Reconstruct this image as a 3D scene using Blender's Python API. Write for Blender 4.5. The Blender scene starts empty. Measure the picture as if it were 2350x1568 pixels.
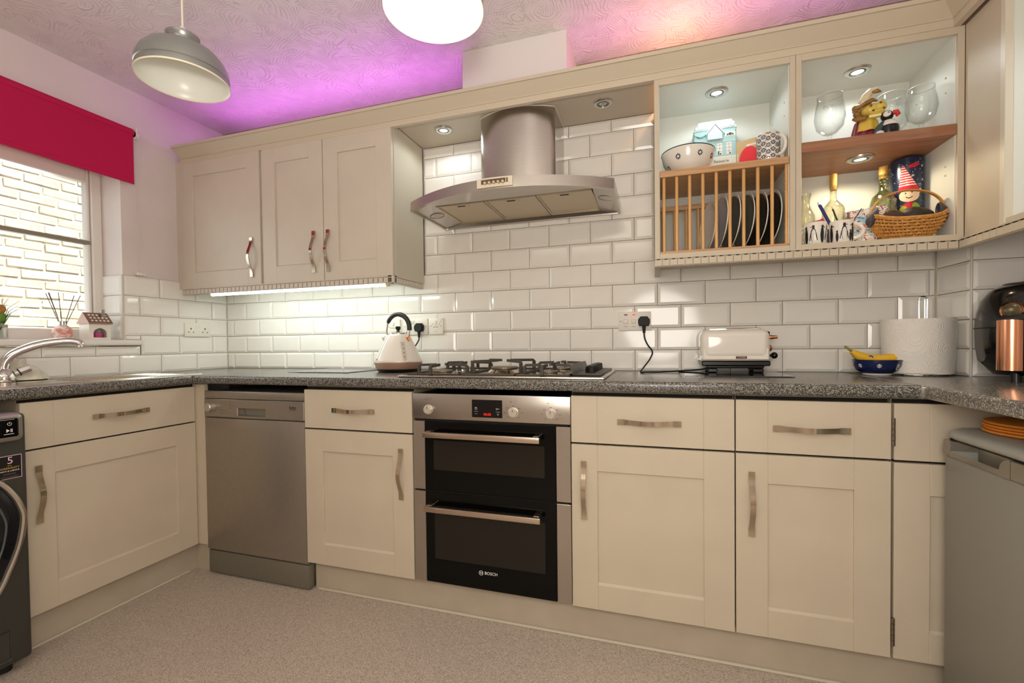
import bpy, bmesh, math, random
from mathutils import Matrix, Vector, noise
random.seed(7)
sc = bpy.context.scene
COL = sc.collection
PI = math.pi

# ---------------------------------------------------------------- camera, world, lights, exposure
def col(h):
    h = h.lstrip('#'); v = [int(h[i:i+2], 16) / 255 for i in (0, 2, 4)]
    return tuple(c / 12.92 if c <= .04045 else ((c + .055) / 1.055) ** 2.4 for c in v) + (1,)

CAM = Vector((2.5741, -2.1822, 1.0435))
yaw, pit, rol = .3055, -.019, -.0118
_R = Vector((math.cos(yaw), math.sin(yaw), 0)); _F = Vector((-math.sin(yaw), math.cos(yaw), 0)); _U = Vector((0, 0, 1))
Fw = _F * math.cos(pit) + _U * math.sin(pit); U2 = _U * math.cos(pit) - _F * math.sin(pit)
Rt = _R * math.cos(rol) + U2 * math.sin(rol); Up = U2 * math.cos(rol) - _R * math.sin(rol)
cd = bpy.data.cameras.new('camera'); cam = bpy.data.objects.new('camera', cd); COL.objects.link(cam)
mw = Matrix((Rt, Up, -Fw)).transposed().to_4x4(); mw.translation = CAM
cam.matrix_world = mw
cd.sensor_width = 36; cd.lens = 1036.91 * 36 / 2350; cd.shift_y = 24.53 / 2350; cd.clip_start = .02
sc.camera = cam

w = bpy.data.worlds.new('world'); sc.world = w; w.use_nodes = True
bg = w.node_tree.nodes['Background']
sky = w.node_tree.nodes.new('ShaderNodeTexSky'); sky.sky_type = 'NISHITA'
sky.sun_disc = False; sky.sun_elevation = math.radians(48); sky.sun_rotation = math.radians(80)
w.node_tree.links.new(sky.outputs[0], bg.inputs[0]); bg.inputs[1].default_value = .12
sc.view_settings.view_transform = 'Standard'; sc.view_settings.look = 'None'
sc.view_settings.gamma = 1; sc.view_settings.use_curve_mapping = False
sc.view_settings.exposure = 0.0

def lamp(name, kind, loc, power, color=(1, 1, 1), size=.1, sizey=None, direction=None, **kw):
    d = bpy.data.lights.new(name, kind); d.energy = power; d.color = color
    if kind == 'AREA':
        d.shape = 'RECTANGLE' if sizey else 'DISK'; d.size = size
        if sizey: d.size_y = sizey
    elif kind != 'SUN': d.shadow_soft_size = size
    for k, v in kw.items(): setattr(d, k, v)
    o = bpy.data.objects.new(name, d); COL.objects.link(o); o.location = loc
    if direction is not None: o.rotation_euler = Vector(direction).to_track_quat('-Z', 'Y').to_euler()
    return o
# sun on the brick wall outside the window
lamp('sun', 'SUN', (-1, 0, 5), 11.0, (1, .95, .86), direction=(-.42, -.30, -.85), angle=.01)
# the photographer's flash beside the camera, then two lamps added as fill
lamp('flash', 'POINT', CAM + Vector((.05, -.05, .16)), 42, (1, .955, .89), .32)
lamp('ceiling_fill', 'SPOT', CAM + Vector((.05, -.15, .20)), 62, (1, .965, .92), .08, direction=(-.25, .25, 1), spot_size=2.6, spot_blend=.8)  # extra upward spot, added to brighten the ceiling
lamp('rear_fill', 'AREA', (1.9, -3.0, 2.34), 22, (1, .91, .78), 1.6, 1.2, (0, .25, -1))  # unseen area fill added behind the camera, no fitting modelled
# daylight coming in through the window
lamp('window_daylight', 'AREA', (-.24, -1.2, 1.55), 7, (.93, .97, 1), .9, 1.0, (1, 0, -.1))
# colour LED strip lying on top of the wall cabinets behind the cornice
lamp('led_purple', 'AREA', (.95, -.17, 2.15), 3.3, (.64, .15, .80), 1.5, .03, (0, -.35, 1))
lamp('led_pink', 'AREA', (2.85, -.17, 2.15), 1.1, (.85, .25, .9), 1.3, .03, (0, -.35, 1))
lamp('led_amber', 'POINT', (2.68, -.14, 2.19), 1.5, (1, .5, .16), .03)

# ---------------------------------------------------------------- materials
MATS = {}
def mat(name, c, rough=.5, metal=0, spec=.5, noise_amt=0, noise_scale=40, bump=0, bump_scale=200, emit=None, estr=0, trans=0, ior=1.45, coat=0, alpha=1, aniso=0, stretch=None):
    if name in MATS: return MATS[name]
    m = bpy.data.materials.new(name); m.use_nodes = True; nt = m.node_tree; b = nt.nodes['Principled BSDF']
    c = col(c) if isinstance(c, str) else c
    b.inputs['Base Color'].default_value = c; b.inputs['Roughness'].default_value = rough
    b.inputs['Metallic'].default_value = metal; b.inputs['Specular IOR Level'].default_value = spec
    b.inputs['IOR'].default_value = ior; b.inputs['Transmission Weight'].default_value = trans
    b.inputs['Coat Weight'].default_value = coat; b.inputs['Alpha'].default_value = alpha
    if emit: b.inputs['Emission Color'].default_value = col(emit); b.inputs['Emission Strength'].default_value = estr
    tc = nt.nodes.new('ShaderNodeTexCoord'); vec = tc.outputs['Object']
    if stretch:
        mp = nt.nodes.new('ShaderNodeMapping'); mp.inputs['Scale'].default_value = stretch
        nt.links.new(vec, mp.inputs[0]); vec = mp.outputs[0]
    if noise_amt:
        n = nt.nodes.new('ShaderNodeTexNoise'); n.inputs['Scale'].default_value = noise_scale; n.inputs['Detail'].default_value = 4
        nt.links.new(vec, n.inputs['Vector'])
        r = nt.nodes.new('ShaderNodeMapRange'); r.inputs[3].default_value = 1 - noise_amt; r.inputs[4].default_value = 1 + noise_amt
        r.inputs[1].default_value = .3; r.inputs[2].default_value = .7
        nt.links.new(n.outputs[0], r.inputs[0])
        mx = nt.nodes.new('ShaderNodeMix'); mx.data_type = 'RGBA'; mx.blend_type = 'MULTIPLY'; mx.inputs[0].default_value = 1
        mx.inputs[6].default_value = c; nt.links.new(r.outputs[0], mx.inputs[7]); nt.links.new(mx.outputs[2], b.inputs['Base Color'])
    if bump:
        n = nt.nodes.new('ShaderNodeTexNoise'); n.inputs['Scale'].default_value = bump_scale; n.inputs['Detail'].default_value = 3
        nt.links.new(vec, n.inputs['Vector']); bp = nt.nodes.new('ShaderNodeBump'); bp.inputs['Strength'].default_value = bump; bp.inputs['Distance'].default_value = .002
        nt.links.new(n.outputs[0], bp.inputs['Height']); nt.links.new(bp.outputs[0], b.inputs['Normal'])
    MATS[name] = m; return m

def speckle(name, stops, scale, rough=.3, scale2=None, bump=0):
    m = bpy.data.materials.new(name); m.use_nodes = True; nt = m.node_tree; b = nt.nodes['Principled BSDF']
    b.inputs['Roughness'].default_value = rough
    tc = nt.nodes.new('ShaderNodeTexCoord')
    n = nt.nodes.new('ShaderNodeTexNoise'); n.inputs['Scale'].default_value = scale; n.inputs['Detail'].default_value = 2.5; n.inputs['Roughness'].default_value = .75
    nt.links.new(tc.outputs['Object'], n.inputs['Vector'])
    v = nt.nodes.new('ShaderNodeTexVoronoi'); v.inputs['Scale'].default_value = scale2 or scale; nt.links.new(tc.outputs['Object'], v.inputs['Vector'])
    sp = nt.nodes.new('ShaderNodeSeparateColor'); nt.links.new(v.outputs['Color'], sp.inputs[0])
    mx = nt.nodes.new('ShaderNodeMix'); mx.inputs[0].default_value = .5
    nt.links.new(n.outputs[0], mx.inputs[2]); nt.links.new(sp.outputs[0], mx.inputs[3])
    r = nt.nodes.new('ShaderNodeValToRGB'); r.color_ramp.interpolation = 'LINEAR'
    e = r.color_ramp.elements
    while len(e) < len(stops): e.new(.5)
    for i, (p, c) in enumerate(stops): e[i].position = p; e[i].color = col(c)
    nt.links.new(mx.outputs[0], r.inputs[0]); nt.links.new(r.outputs[0], b.inputs['Base Color'])
    MATS[name] = m; return m

def wood(name, c1, c2, axis='x', rough=.45):
    m = bpy.data.materials.new(name); m.use_nodes = True; nt = m.node_tree; b = nt.nodes['Principled BSDF']; b.inputs['Roughness'].default_value = rough
    tc = nt.nodes.new('ShaderNodeTexCoord'); mp = nt.nodes.new('ShaderNodeMapping')
    s = {'x': (2, 40, 40), 'y': (40, 2, 40), 'z': (40, 40, 2)}[axis]; mp.inputs['Scale'].default_value = s
    n = nt.nodes.new('ShaderNodeTexNoise'); n.inputs['Scale'].default_value = 2.2; n.inputs['Detail'].default_value = 6; n.inputs['Distortion'].default_value = .6
    r = nt.nodes.new('ShaderNodeValToRGB'); r.color_ramp.elements[0].position = .32; r.color_ramp.elements[1].position = .68
    r.color_ramp.elements[0].color = col(c1); r.color_ramp.elements[1].color = col(c2)
    nt.links.new(tc.outputs['Object'], mp.inputs[0]); nt.links.new(mp.outputs[0], n.inputs[0]); nt.links.new(n.outputs[0], r.inputs[0]); nt.links.new(r.outputs[0], b.inputs[0])
    MATS[name] = m; return m

def glassmat(name, tint=(1, 1, 1, 1), refl=.1, rough=.0):
    m = bpy.data.materials.new(name); m.use_nodes = True; nt = m.node_tree
    for n in list(nt.nodes):
        if n.type != 'OUTPUT_MATERIAL': nt.nodes.remove(n)
    out = [n for n in nt.nodes if n.type == 'OUTPUT_MATERIAL'][0]
    t = nt.nodes.new('ShaderNodeBsdfTransparent'); t.inputs[0].default_value = tint
    g = nt.nodes.new('ShaderNodeBsdfGlossy'); g.inputs['Roughness'].default_value = rough
    lw = nt.nodes.new('ShaderNodeLayerWeight'); lw.inputs[0].default_value = .35
    r = nt.nodes.new('ShaderNodeMapRange'); r.inputs[3].default_value = refl * .35; r.inputs[4].default_value = min(1, refl * 6)
    nt.links.new(lw.outputs['Facing'], r.inputs[0])
    mx = nt.nodes.new('ShaderNodeMixShader'); nt.links.new(r.outputs[0], mx.inputs[0]); nt.links.new(t.outputs[0], mx.inputs[1]); nt.links.new(g.outputs[0], mx.inputs[2])
    nt.links.new(mx.outputs[0], out.inputs[0]); MATS[name] = m; return m

cream = mat('cream_paint', '#cabda7', .42, noise_amt=.03, noise_scale=6, bump=.04, bump_scale=350)
cream_upper_lit = mat('cream_upper_lit', '#cec3b2', .4, noise_amt=.03, noise_scale=6, bump=.04, bump_scale=350)  # same cream paint, the upper run's more neutral light put into the colour
carcass = mat('carcass_white', '#dfe0d7', .5, noise_amt=.02, noise_scale=9)
darkgap = mat('dark_gap', '#17130f', .9)
tilem = mat('tile_glaze', '#efebe2', .1, noise_amt=.015, noise_scale=12, spec=.6)
grout = mat('grout', '#8d7f69', .9, noise_amt=.2, noise_scale=60)
wallpaint = mat('wall_paint', '#e0d6cf', .75, noise_amt=.03, noise_scale=5, bump=.12, bump_scale=90)
upvc = mat('white_plastic', '#e9e4dc', .3)
plate_plastic = mat('socket_plastic', '#ece6da', .3)
steel = mat('brushed_steel', '#b9b2a9', .3, metal=1, noise_amt=.06, noise_scale=6, stretch=(4, 4, 160))
steel_h = mat('hood_steel', '#c2bbb4', .24, metal=1, noise_amt=.03, noise_scale=5, stretch=(3, 3, 60))
silver = mat('silver_paint', '#a39a8e', .38, metal=.75, noise_amt=.03)
silver_dk = mat('silver_grey', '#8f8b80', .42, metal=.7, noise_amt=.03)
chrome = mat('chrome', '#d8d6d2', .07, metal=1)
nickel = mat('satin_nickel', '#c3b5a1', .15, metal=1, noise_amt=.12, noise_scale=30)
copper = mat('copper', '#dd9a76', .2, metal=1)
black = mat('black_plastic', '#141312', .3)
blackgloss = mat('black_gloss', '#0a0a0a', .08)
ovenglass = mat('oven_glass', '#080807', .05, spec=.22)
ovenwin = mat('oven_window', '#25211a', .06, spec=.3)
iron = mat('cast_iron', '#4a443b', .55, bump=.15, bump_scale=300)
rubber = mat('rubber', '#1b1a19', .6)
kwhite = mat('cream_enamel', '#ece5d9', .12, coat=.5)
redfab = mat('crimson_fabric', '#c00b4b', .8, noise_amt=.06, noise_scale=300, bump=.1, bump_scale=700)
whiteled = mat('led_white', '#ffffff', .4, emit='#f4fff6', estr=9)
lampon = mat('lamp_lit', '#ffffff', .4, emit='#eefaff', estr=14)
lampwarm = mat('lamp_lit_warm', '#ffffff', .4, emit='#fff0cf', estr=12)
redled = mat('red_digits', '#400000', .4, emit='#ff2010', estr=1.3)
dkprint = mat('dark_print', '#2a2622', .5)
greyprint = mat('grey_print', '#6d655b', .5)
whiteprint = mat('white_print', '#e8e6e0', .5)
cermwhite = mat('ceramic_white', '#e9e3d8', .15, coat=.3)
glass = glassmat('clear_glass', (.985, .99, .985, 1), .07)
paneglass = glassmat('window_glass', (.98, .99, .98, 1), .07)
granite = speckle('granite', [(.30, '#2b2a27'), (.42, '#45433e'), (.52, '#625f58'), (.62, '#827e75'), (.75, '#a39e93')], 270, .22, 420)
granite2 = speckle('granite_light', [(.28, '#4b4741'), (.45, '#6d685f'), (.6, '#827c72'), (.7, '#a39d92'), (.78, '#e6e1d8')], 270, .2, 430)
vinyl = speckle('vinyl_floor', [(.3, '#978978'), (.45, '#afa191'), (.55, '#bdafa0'), (.7, '#d0c4b5')], 290, .55, 480)
oak = wood('oak', '#b0855a', '#c99d70', 'x'); oak_z = wood('oak_dowel', '#cb9659', '#e2b478', 'z')
walnut = wood('walnut', '#8f5f45', '#a97657', 'x')

def ceiling_mat():
    # brushed plaster: short curved strokes in patches, each patch with its own direction
    m = bpy.data.materials.new('swirl_plaster'); m.use_nodes = True; nt = m.node_tree; b = nt.nodes['Principled BSDF']
    b.inputs['Base Color'].default_value = col('#e4ded9'); b.inputs['Roughness'].default_value = .38
    N = nt.nodes.new; K = nt.links.new
    tc = N('ShaderNodeTexCoord')
    nw = N('ShaderNodeTexNoise'); nw.inputs['Scale'].default_value = 5; nw.inputs['Detail'].default_value = 1; K(tc.outputs['Object'], nw.inputs['Vector'])
    wp = N('ShaderNodeMix'); wp.data_type = 'RGBA'; wp.blend_type = 'ADD'; wp.inputs[0].default_value = .10; K(tc.outputs['Object'], wp.inputs[6]); K(nw.outputs['Color'], wp.inputs[7])
    hs = None
    for k, (sc_, fr_) in enumerate(((3.6, 150), (5.2, 120))):
        v = N('ShaderNodeTexVoronoi'); v.inputs['Scale'].default_value = sc_; K(wp.outputs[2], v.inputs['Vector'])
        s1 = N('ShaderNodeMath'); s1.operation = 'MULTIPLY'; s1.inputs[1].default_value = fr_; K(v.outputs['Distance'], s1.inputs[0])
        s2 = N('ShaderNodeMath'); s2.operation = 'SINE'; K(s1.outputs[0], s2.inputs[0])
        mr = N('ShaderNodeMapRange'); mr.inputs[1].default_value = .6; mr.inputs[2].default_value = 1; K(s2.outputs[0], mr.inputs[0])
        n2 = N('ShaderNodeTexNoise'); n2.inputs['Scale'].default_value = 15 + 6 * k; n2.inputs['Detail'].default_value = 1; K(tc.outputs['Object'], n2.inputs['Vector'])
        r2 = N('ShaderNodeMapRange'); r2.inputs[1].default_value = .44; r2.inputs[2].default_value = .62; K(n2.outputs[0], r2.inputs[0])
        mu = N('ShaderNodeMath'); mu.operation = 'MULTIPLY'; K(mr.outputs[0], mu.inputs[0]); K(r2.outputs[0], mu.inputs[1])
        if hs is None: hs = mu
        else:
            ad = N('ShaderNodeMath'); ad.operation = 'MAXIMUM'; K(hs.outputs[0], ad.inputs[0]); K(mu.outputs[0], ad.inputs[1]); hs = ad
    bp = N('ShaderNodeBump'); bp.inputs['Strength'].default_value = .55; bp.inputs['Distance'].default_value = .007
    K(hs.outputs[0], bp.inputs['Height']); K(bp.outputs[0], b.inputs['Normal']); return m
swirl = ceiling_mat()

def towel_mat():
    m = bpy.data.materials.new('kitchen_paper'); m.use_nodes = True; nt = m.node_tree; b = nt.nodes['Principled BSDF']
    b.inputs['Base Color'].default_value = col('#eee8de'); b.inputs['Roughness'].default_value = .9
    tc = nt.nodes.new('ShaderNodeTexCoord'); v = nt.nodes.new('ShaderNodeTexVoronoi'); v.inputs['Scale'].default_value = 14
    nt.links.new(tc.outputs['Object'], v.inputs['Vector'])
    s = nt.nodes.new('ShaderNodeMath'); s.operation = 'MULTIPLY'; s.inputs[1].default_value = 85; nt.links.new(v.outputs['Distance'], s.inputs[0])
    si = nt.nodes.new('ShaderNodeMath'); si.operation = 'SINE'; nt.links.new(s.outputs[0], si.inputs[0])
    bp = nt.nodes.new('ShaderNodeBump'); bp.inputs['Strength'].default_value = .28; bp.inputs['Distance'].default_value = .002
    nt.links.new(si.outputs[0], bp.inputs['Height']); nt.links.new(bp.outputs[0], b.inputs['Normal']); return m
paper = towel_mat()

# ---------------------------------------------------------------- mesh helpers
WM = {}
class MB:
    def __init__(s): s.bm = bmesh.new(); s.mi = 0
    def _f(s, vs):
        try:
            f = s.bm.faces.new(vs); f.material_index = s.mi; return f
        except ValueError: return None
    def box(s, x0, x1, y0, y1, z0, z1, bev=0, seg=1, m=None):
        bm = s.bm
        r = bmesh.ops.create_cube(bm, size=1)
        vs = r['verts']
        for v in vs:
            v.co = Vector((x0 + (v.co.x + .5) * (x1 - x0), y0 + (v.co.y + .5) * (y1 - y0), z0 + (v.co.z + .5) * (z1 - z0)))
        fs = {f for v in vs for f in v.link_faces}
        if (x1 - x0) * (y1 - y0) * (z1 - z0) < 0: bmesh.ops.reverse_faces(bm, faces=list(fs))
        if bev:
            es = list({e for v in vs for e in v.link_edges})
            g = bmesh.ops.bevel(bm, geom=es, offset=bev, segments=seg, affect='EDGES', profile=.5)
            fs = {f for f in fs if f.is_valid} | set(g['faces'])
            vs = list({v for f in fs for v in f.verts})
        for f in fs: f.material_index = s.mi
        if m is not None:
            for v in vs: v.co = m @ v.co
        return s
    def lathe(s, prof, c=(0, 0, 0), seg=32, axis='z', a0=0, a1=2 * PI, m=None):
        full = abs(a1 - a0 - 2 * PI) < 1e-6; n = seg if full else seg + 1; rings = []
        for (r, z) in prof:
            ring = []
            if r < 1e-7: ring = [None]; pts = [(0, 0, z)]
            else: pts = [(r * math.cos(a0 + (a1 - a0) * i / seg), r * math.sin(a0 + (a1 - a0) * i / seg), z) for i in range(n)]
            out = []
            for p in pts:
                if axis == 'y': p = (p[0], -p[2], p[1])
                elif axis == 'x': p = (p[2], p[0], p[1])
                v = Vector(p)
                if m is not None: v = m @ v
                out.append(s.bm.verts.new(v + Vector(c)))
            rings.append(out)
        for a, b in zip(rings, rings[1:]):
            for i in range(seg):
                j = (i + 1) % n if full else i + 1
                q = [a[0] if len(a) == 1 else a[i], a[0] if len(a) == 1 else a[j], b[0] if len(b) == 1 else b[j], b[0] if len(b) == 1 else b[i]]
                u = []
                for v in q:
                    if v not in u: u.append(v)
                if len(u) > 2: s._f(u)
        return s
    def cyl(s, p0, p1, r, seg=16, r1=None, cap=True):
        p0, p1 = Vector(p0), Vector(p1); d = p1 - p0; L = d.length
        m = d.to_track_quat('Z', 'Y').to_matrix()
        r1 = r if r1 is None else r1
        prof = ([(0, 0)] if cap else []) + [(r, 0), (r1, L)] + ([(0, L)] if cap else [])
        return s.lathe(prof, p0, seg, m=m)
    def tube(s, pts, r, seg=8, closed=False, cap=True):
        pts = [Vector(p) for p in pts]; n = len(pts); rings = []; up = None
        rr = r if isinstance(r, (list, tuple)) else [r] * n
        for i, p in enumerate(pts):
            t = (pts[(i + 1) % n] - pts[i - 1]) if closed else (pts[min(i + 1, n - 1)] - pts[max(i - 1, 0)])
            t.normalize()
            if up is None: up = Vector((0, 0, 1)) if abs(t.z) < .9 else Vector((1, 0, 0))
            a = t.cross(up)
            if a.length < 1e-6: a = t.orthogonal()
            a.normalize(); b = a.cross(t).normalized(); up = b
            rings.append([s.bm.verts.new(p + (a * math.cos(2 * PI * k / seg) + b * math.sin(2 * PI * k / seg)) * rr[i]) for k in range(seg)])
        for i in range(n if closed else n - 1):
            A, B = rings[i], rings[(i + 1) % n]
            for k in range(seg): s._f([A[k], A[(k + 1) % seg], B[(k + 1) % seg], B[k]])
        if cap and not closed: s._f(rings[0][::-1]); s._f(rings[-1])
        return s
    def strap(s, pts, w, t, side=(0, 1, 0)):
        # rectangular section sweep; w measured along 'side', t across
        pts = [Vector(p) for p in pts]; n = len(pts); S = Vector(side); rings = []
        for i, p in enumerate(pts):
            d = (pts[min(i + 1, n - 1)] - pts[max(i - 1, 0)]).normalized(); nn = d.cross(S).normalized()
            ww = w[i] if isinstance(w, (list, tuple)) else w
            rings.append([s.bm.verts.new(p + S * (a * ww / 2) + nn * (b * t / 2)) for a, b in ((-1, -1), (1, -1), (1, 1), (-1, 1))])
        for A, B in zip(rings, rings[1:]):
            for k in range(4): s._f([A[k], A[(k + 1) % 4], B[(k + 1) % 4], B[k]])
        s._f(rings[0][::-1]); s._f(rings[-1]); return s
    def prism(s, poly, axis, a, b):
        # polygon in the two other axes, extruded along axis from a to b
        def P(u, v, t): return {'x': (t, u, v), 'y': (u, t, v), 'z': (u, v, t)}[axis]
        A = [s.bm.verts.new(P(u, v, a)) for u, v in poly]; B = [s.bm.verts.new(P(u, v, b)) for u, v in poly]
        s._f(A[::-1]); s._f(B)
        for i in range(len(poly)): s._f([A[i], A[(i + 1) % len(poly)], B[(i + 1) % len(poly)], B[i]])
        return s
    def sphere(s, c, r, sc=(1, 1, 1), seg=20, rings=12, m=None):
        prof = [(math.sin(PI * i / rings), -math.cos(PI * i / rings)) for i in range(rings + 1)]
        prof = [(0 if x < 1e-6 else x, z) for x, z in prof]
        mm = Matrix.Diagonal((r * sc[0], r * sc[1], r * sc[2]))
        if m is not None: mm = m.to_3x3() @ mm
        return s.lathe(prof, c, seg, m=mm)
    def grid(s, nu, nv, fn, closed_u=False):
        V = [[s.bm.verts.new(fn(i / nu, j / nv)) for j in range(nv + 1)] for i in range(nu if closed_u else nu + 1)]
        n = nu if closed_u else nu + 1
        for i in range(nu):
            for j in range(nv): s._f([V[i][j], V[(i + 1) % n][j], V[(i + 1) % n][j + 1], V[i][j + 1]])
        return s
    def build(s, name, m, parent=None, local=False, smooth=True, ang=32, fix=True):
        bm = s.bm
        if fix: bmesh.ops.recalc_face_normals(bm, faces=bm.faces)
        me = bpy.data.meshes.new(name); bm.to_mesh(me); bm.free()
        for x in (m if isinstance(m, (list, tuple)) else [m]): me.materials.append(x)
        if smooth:
            for p in me.polygons: p.use_smooth = True
            me.set_sharp_from_angle(angle=math.radians(ang))
        return link(name, me, parent, local)

def link(name, me, parent=None, local=False):
    o = bpy.data.objects.new(name, me); COL.objects.link(o)
    if parent is not None:
        o.parent = parent
        if not local: me.transform(WM[parent].inverted())
        WM[o] = WM[parent].copy()
    else:
        if not local:
            xs = [v.co for v in me.vertices]
            c = Vector(((min(v.x for v in xs) + max(v.x for v in xs)) / 2, (min(v.y for v in xs) + max(v.y for v in xs)) / 2, min(v.z for v in xs)))
            me.transform(Matrix.Translation(-c)); o.location = c; WM[o] = Matrix.Translation(c)
        else: WM[o] = Matrix.Identity(4)
    return o

def tag(o, label=None, cat=None, group=None, kind=None):
    for k, v in (('label', label), ('category', cat), ('group', group), ('kind', kind)):
        if v: o[k] = v
    return o
def thing(name, label, cat, loc=(0, 0, 0), rz=0, group=None):
    o = bpy.data.objects.new(name, None); COL.objects.link(o); o.location = loc; o.rotation_euler = (0, 0, rz)
    o.empty_display_size = .05
    WM[o] = Matrix.Translation(Vector(loc)) @ Matrix.Rotation(rz, 4, 'Z')
    return tag(o, label, cat, group)
def copy_tree(src, loc, rz, label):
    def rec(o, par):
        c = o.copy(); COL.objects.link(c)
        if par: c.parent = par
        for ch in list(o.children): rec(ch, c)
        return c
    r = rec(src, None); r.location = loc; r.rotation_euler = (0, 0, rz); r['label'] = label
    WM[r] = Matrix.Translation(Vector(loc)) @ Matrix.Rotation(rz, 4, 'Z'); return r

def text(s, parent, at, size, mtl, right=(1, 0, 0), up=(0, 0, 1), align='CENTER', name='lettering', depth=.0003, label=None):
    cu = bpy.data.curves.new('t', 'FONT'); cu.body = s; cu.size = size; cu.align_x = align; cu.align_y = 'CENTER'; cu.extrude = depth; cu.resolution_u = 3
    o = bpy.data.objects.new('t', cu); COL.objects.link(o)
    dg = bpy.context.evaluated_depsgraph_get()
    me = bpy.data.meshes.new_from_object(o.evaluated_get(dg)); bpy.data.objects.remove(o); bpy.data.curves.remove(cu)
    R, U = Vector(right).normalized(), Vector(up).normalized(); N = R.cross(U)
    M = Matrix((R, U, N)).transposed().to_4x4(); M.translation = Vector(at); me.transform(M)
    me.materials.clear(); me.materials.append(mtl); me.name = name
    ob = link(name, me, parent)
    if label: ob['label'] = label
    return ob

def decal(name, parent, s0, s1, z0, z1, n, m, pick, place, mats, label=None):
    """flat print on a surface: cells of a fine grid, each coloured by pick(s, z) -> material index or None"""
    bm = bmesh.new(); V = {}
    def vert(i, j):
        if (i, j) not in V: V[i, j] = bm.verts.new(place(s0 + (s1 - s0) * i / n, z0 + (z1 - z0) * j / m))
        return V[i, j]
    for i in range(n):
        for j in range(m):
            k = pick(s0 + (s1 - s0) * (i + .5) / n, z0 + (z1 - z0) * (j + .5) / m)
            if k is None: continue
            f = bm.faces.new([vert(i, j), vert(i + 1, j), vert(i + 1, j + 1), vert(i, j + 1)]); f.material_index = k
    me = bpy.data.meshes.new(name); bm.to_mesh(me); bm.free()
    for x in mats: me.materials.append(x)
    for p in me.polygons: p.use_smooth = True
    o = link(name, me, parent)
    if label: o['label'] = label
    return o
def ell(s, z, c, d, a, b, rot=0):
    x, y = s - c, z - d; u = x * math.cos(rot) + y * math.sin(rot); v = -x * math.sin(rot) + y * math.cos(rot)
    return (u / a) ** 2 + (v / b) ** 2 < 1
def seg(s, z, ax, az, bx, bz, w):
    dx, dz = bx - ax, bz - az; t = max(0, min(1, ((s - ax) * dx + (z - az) * dz) / (dx * dx + dz * dz)))
    return (s - ax - t * dx) ** 2 + (z - az - t * dz) ** 2 < w * w
def rc(s, z, x0, x1, y0, y1): return x0 < s < x1 and y0 < z < y1

FL, CEIL, WT = -.035, 2.375, .91
# ---------------------------------------------------------------- the room
RY = -4.3     # rear wall
XR = 3.86     # right wall
def struct(name, mb, m, **k): return tag(mb.build(name, m, **k), kind='structure')
floor = struct('floor', MB().box(-.25, XR + .1, RY - .1, .15, FL - .1, FL), vinyl)
ceil = struct('ceiling', MB().box(-.25, XR + .1, RY - .1, .15, CEIL, CEIL + .12), swirl)
wback = struct('wall_back', MB().box(-.25, XR + .1, .006, .15, FL, CEIL), grout)
wrear = struct('wall_rear', MB().box(-.25, XR + .1, RY - .1, RY, FL, CEIL), wallpaint)
wright = struct('wall_right', MB().box(XR, XR + .1, RY, .006, FL, CEIL), wallpaint)
YJ, YK = -.58, -1.85           # window opening jambs
SILL = 1.085; HEAD = 2.02
wl = MB()
wl.box(-.25, 0, YJ, .006, FL, CEIL); wl.box(-.25, 0, RY, YK, FL, CEIL)
wl.box(-.25, 0, YK, YJ, FL, SILL - .03); wl.box(-.25, 0, YK, YJ, HEAD, CEIL)
wleft = struct('wall_left', wl, wallpaint)
# boxed-in pipe at the right end of the back wall and the duct box above the cabinets
box1 = struct('trim_1', MB().box(3.628, XR, -.2, .006, WT - .05, 1.40), grout)
box2 = struct('trim_2', MB().box(1.745, 2.225, -.255, .006, 2.10, CEIL), mat('duct_paint', '#e6dfdb', .6))

# metro tiles: bevelled, one object each, shared meshes
TW, TP = .2025, .1025
tile_cache = {}
def tile_mesh(w_, h_):
    k = (round(w_, 3), round(h_, 3))
    if k in tile_cache: return tile_cache[k]
    g = .0012; e = min(.013, w_ * .3, h_ * .3); bm = bmesh.new()
    def ring(d, y): return [bm.verts.new(p) for p in ((d, y, d), (w_ - d, y, d), (w_ - d, y, h_ - d), (d, y, h_ - d))]
    A, B, C_, D = ring(g, .006), ring(g, .0015), ring(e, -.0035), None
    for P, Q in ((A, B), (B, C_)):
        for i in range(4): bm.faces.new([P[i], P[(i + 1) % 4], Q[(i + 1) % 4], Q[i]])
    bm.faces.new(C_); bmesh.ops.recalc_face_normals(bm, faces=bm.faces)
    me = bpy.data.meshes.new('tile'); bm.to_mesh(me); bm.free(); me.materials.append(tilem); tile_cache[k] = me; return me
def put_tile(parent, loc, w_, h_, rz=0):
    if w_ < .008 or h_ < .008: return
    o = bpy.data.objects.new('tile', tile_mesh(w_, h_)); COL.objects.link(o); o.parent = parent
    j = Matrix.Rotation(random.uniform(-.0035, .0035), 4, 'X') @ Matrix.Rotation(random.uniform(-.0035, .0035), 4, 'Z')
    o.matrix_local = WM[parent].inverted() @ Matrix.Translation(Vector(loc)) @ Matrix.Rotation(rz, 4, 'Z') @ j
X0 = .0575; Z1 = WT + .0965
def rows():
    r = [(WT, Z1)]
    while r[-1][1] < 2.08: r.append((r[-1][1], min(2.088, r[-1][1] + TP)))
    return r
for k, (za, zb) in enumerate(rows()):
    lo, hi = (0, 3.622) if k < 5 else (1.40, 2.578)
    x = X0 - TW + (0 if k % 2 == 0 else -TW / 2)
    while x < hi:
        a, b = max(x, lo), min(x + TW, hi)
        if b - a > .008: put_tile(wback, (a, 0, za), b - a, zb - za)
        x += TW
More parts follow.
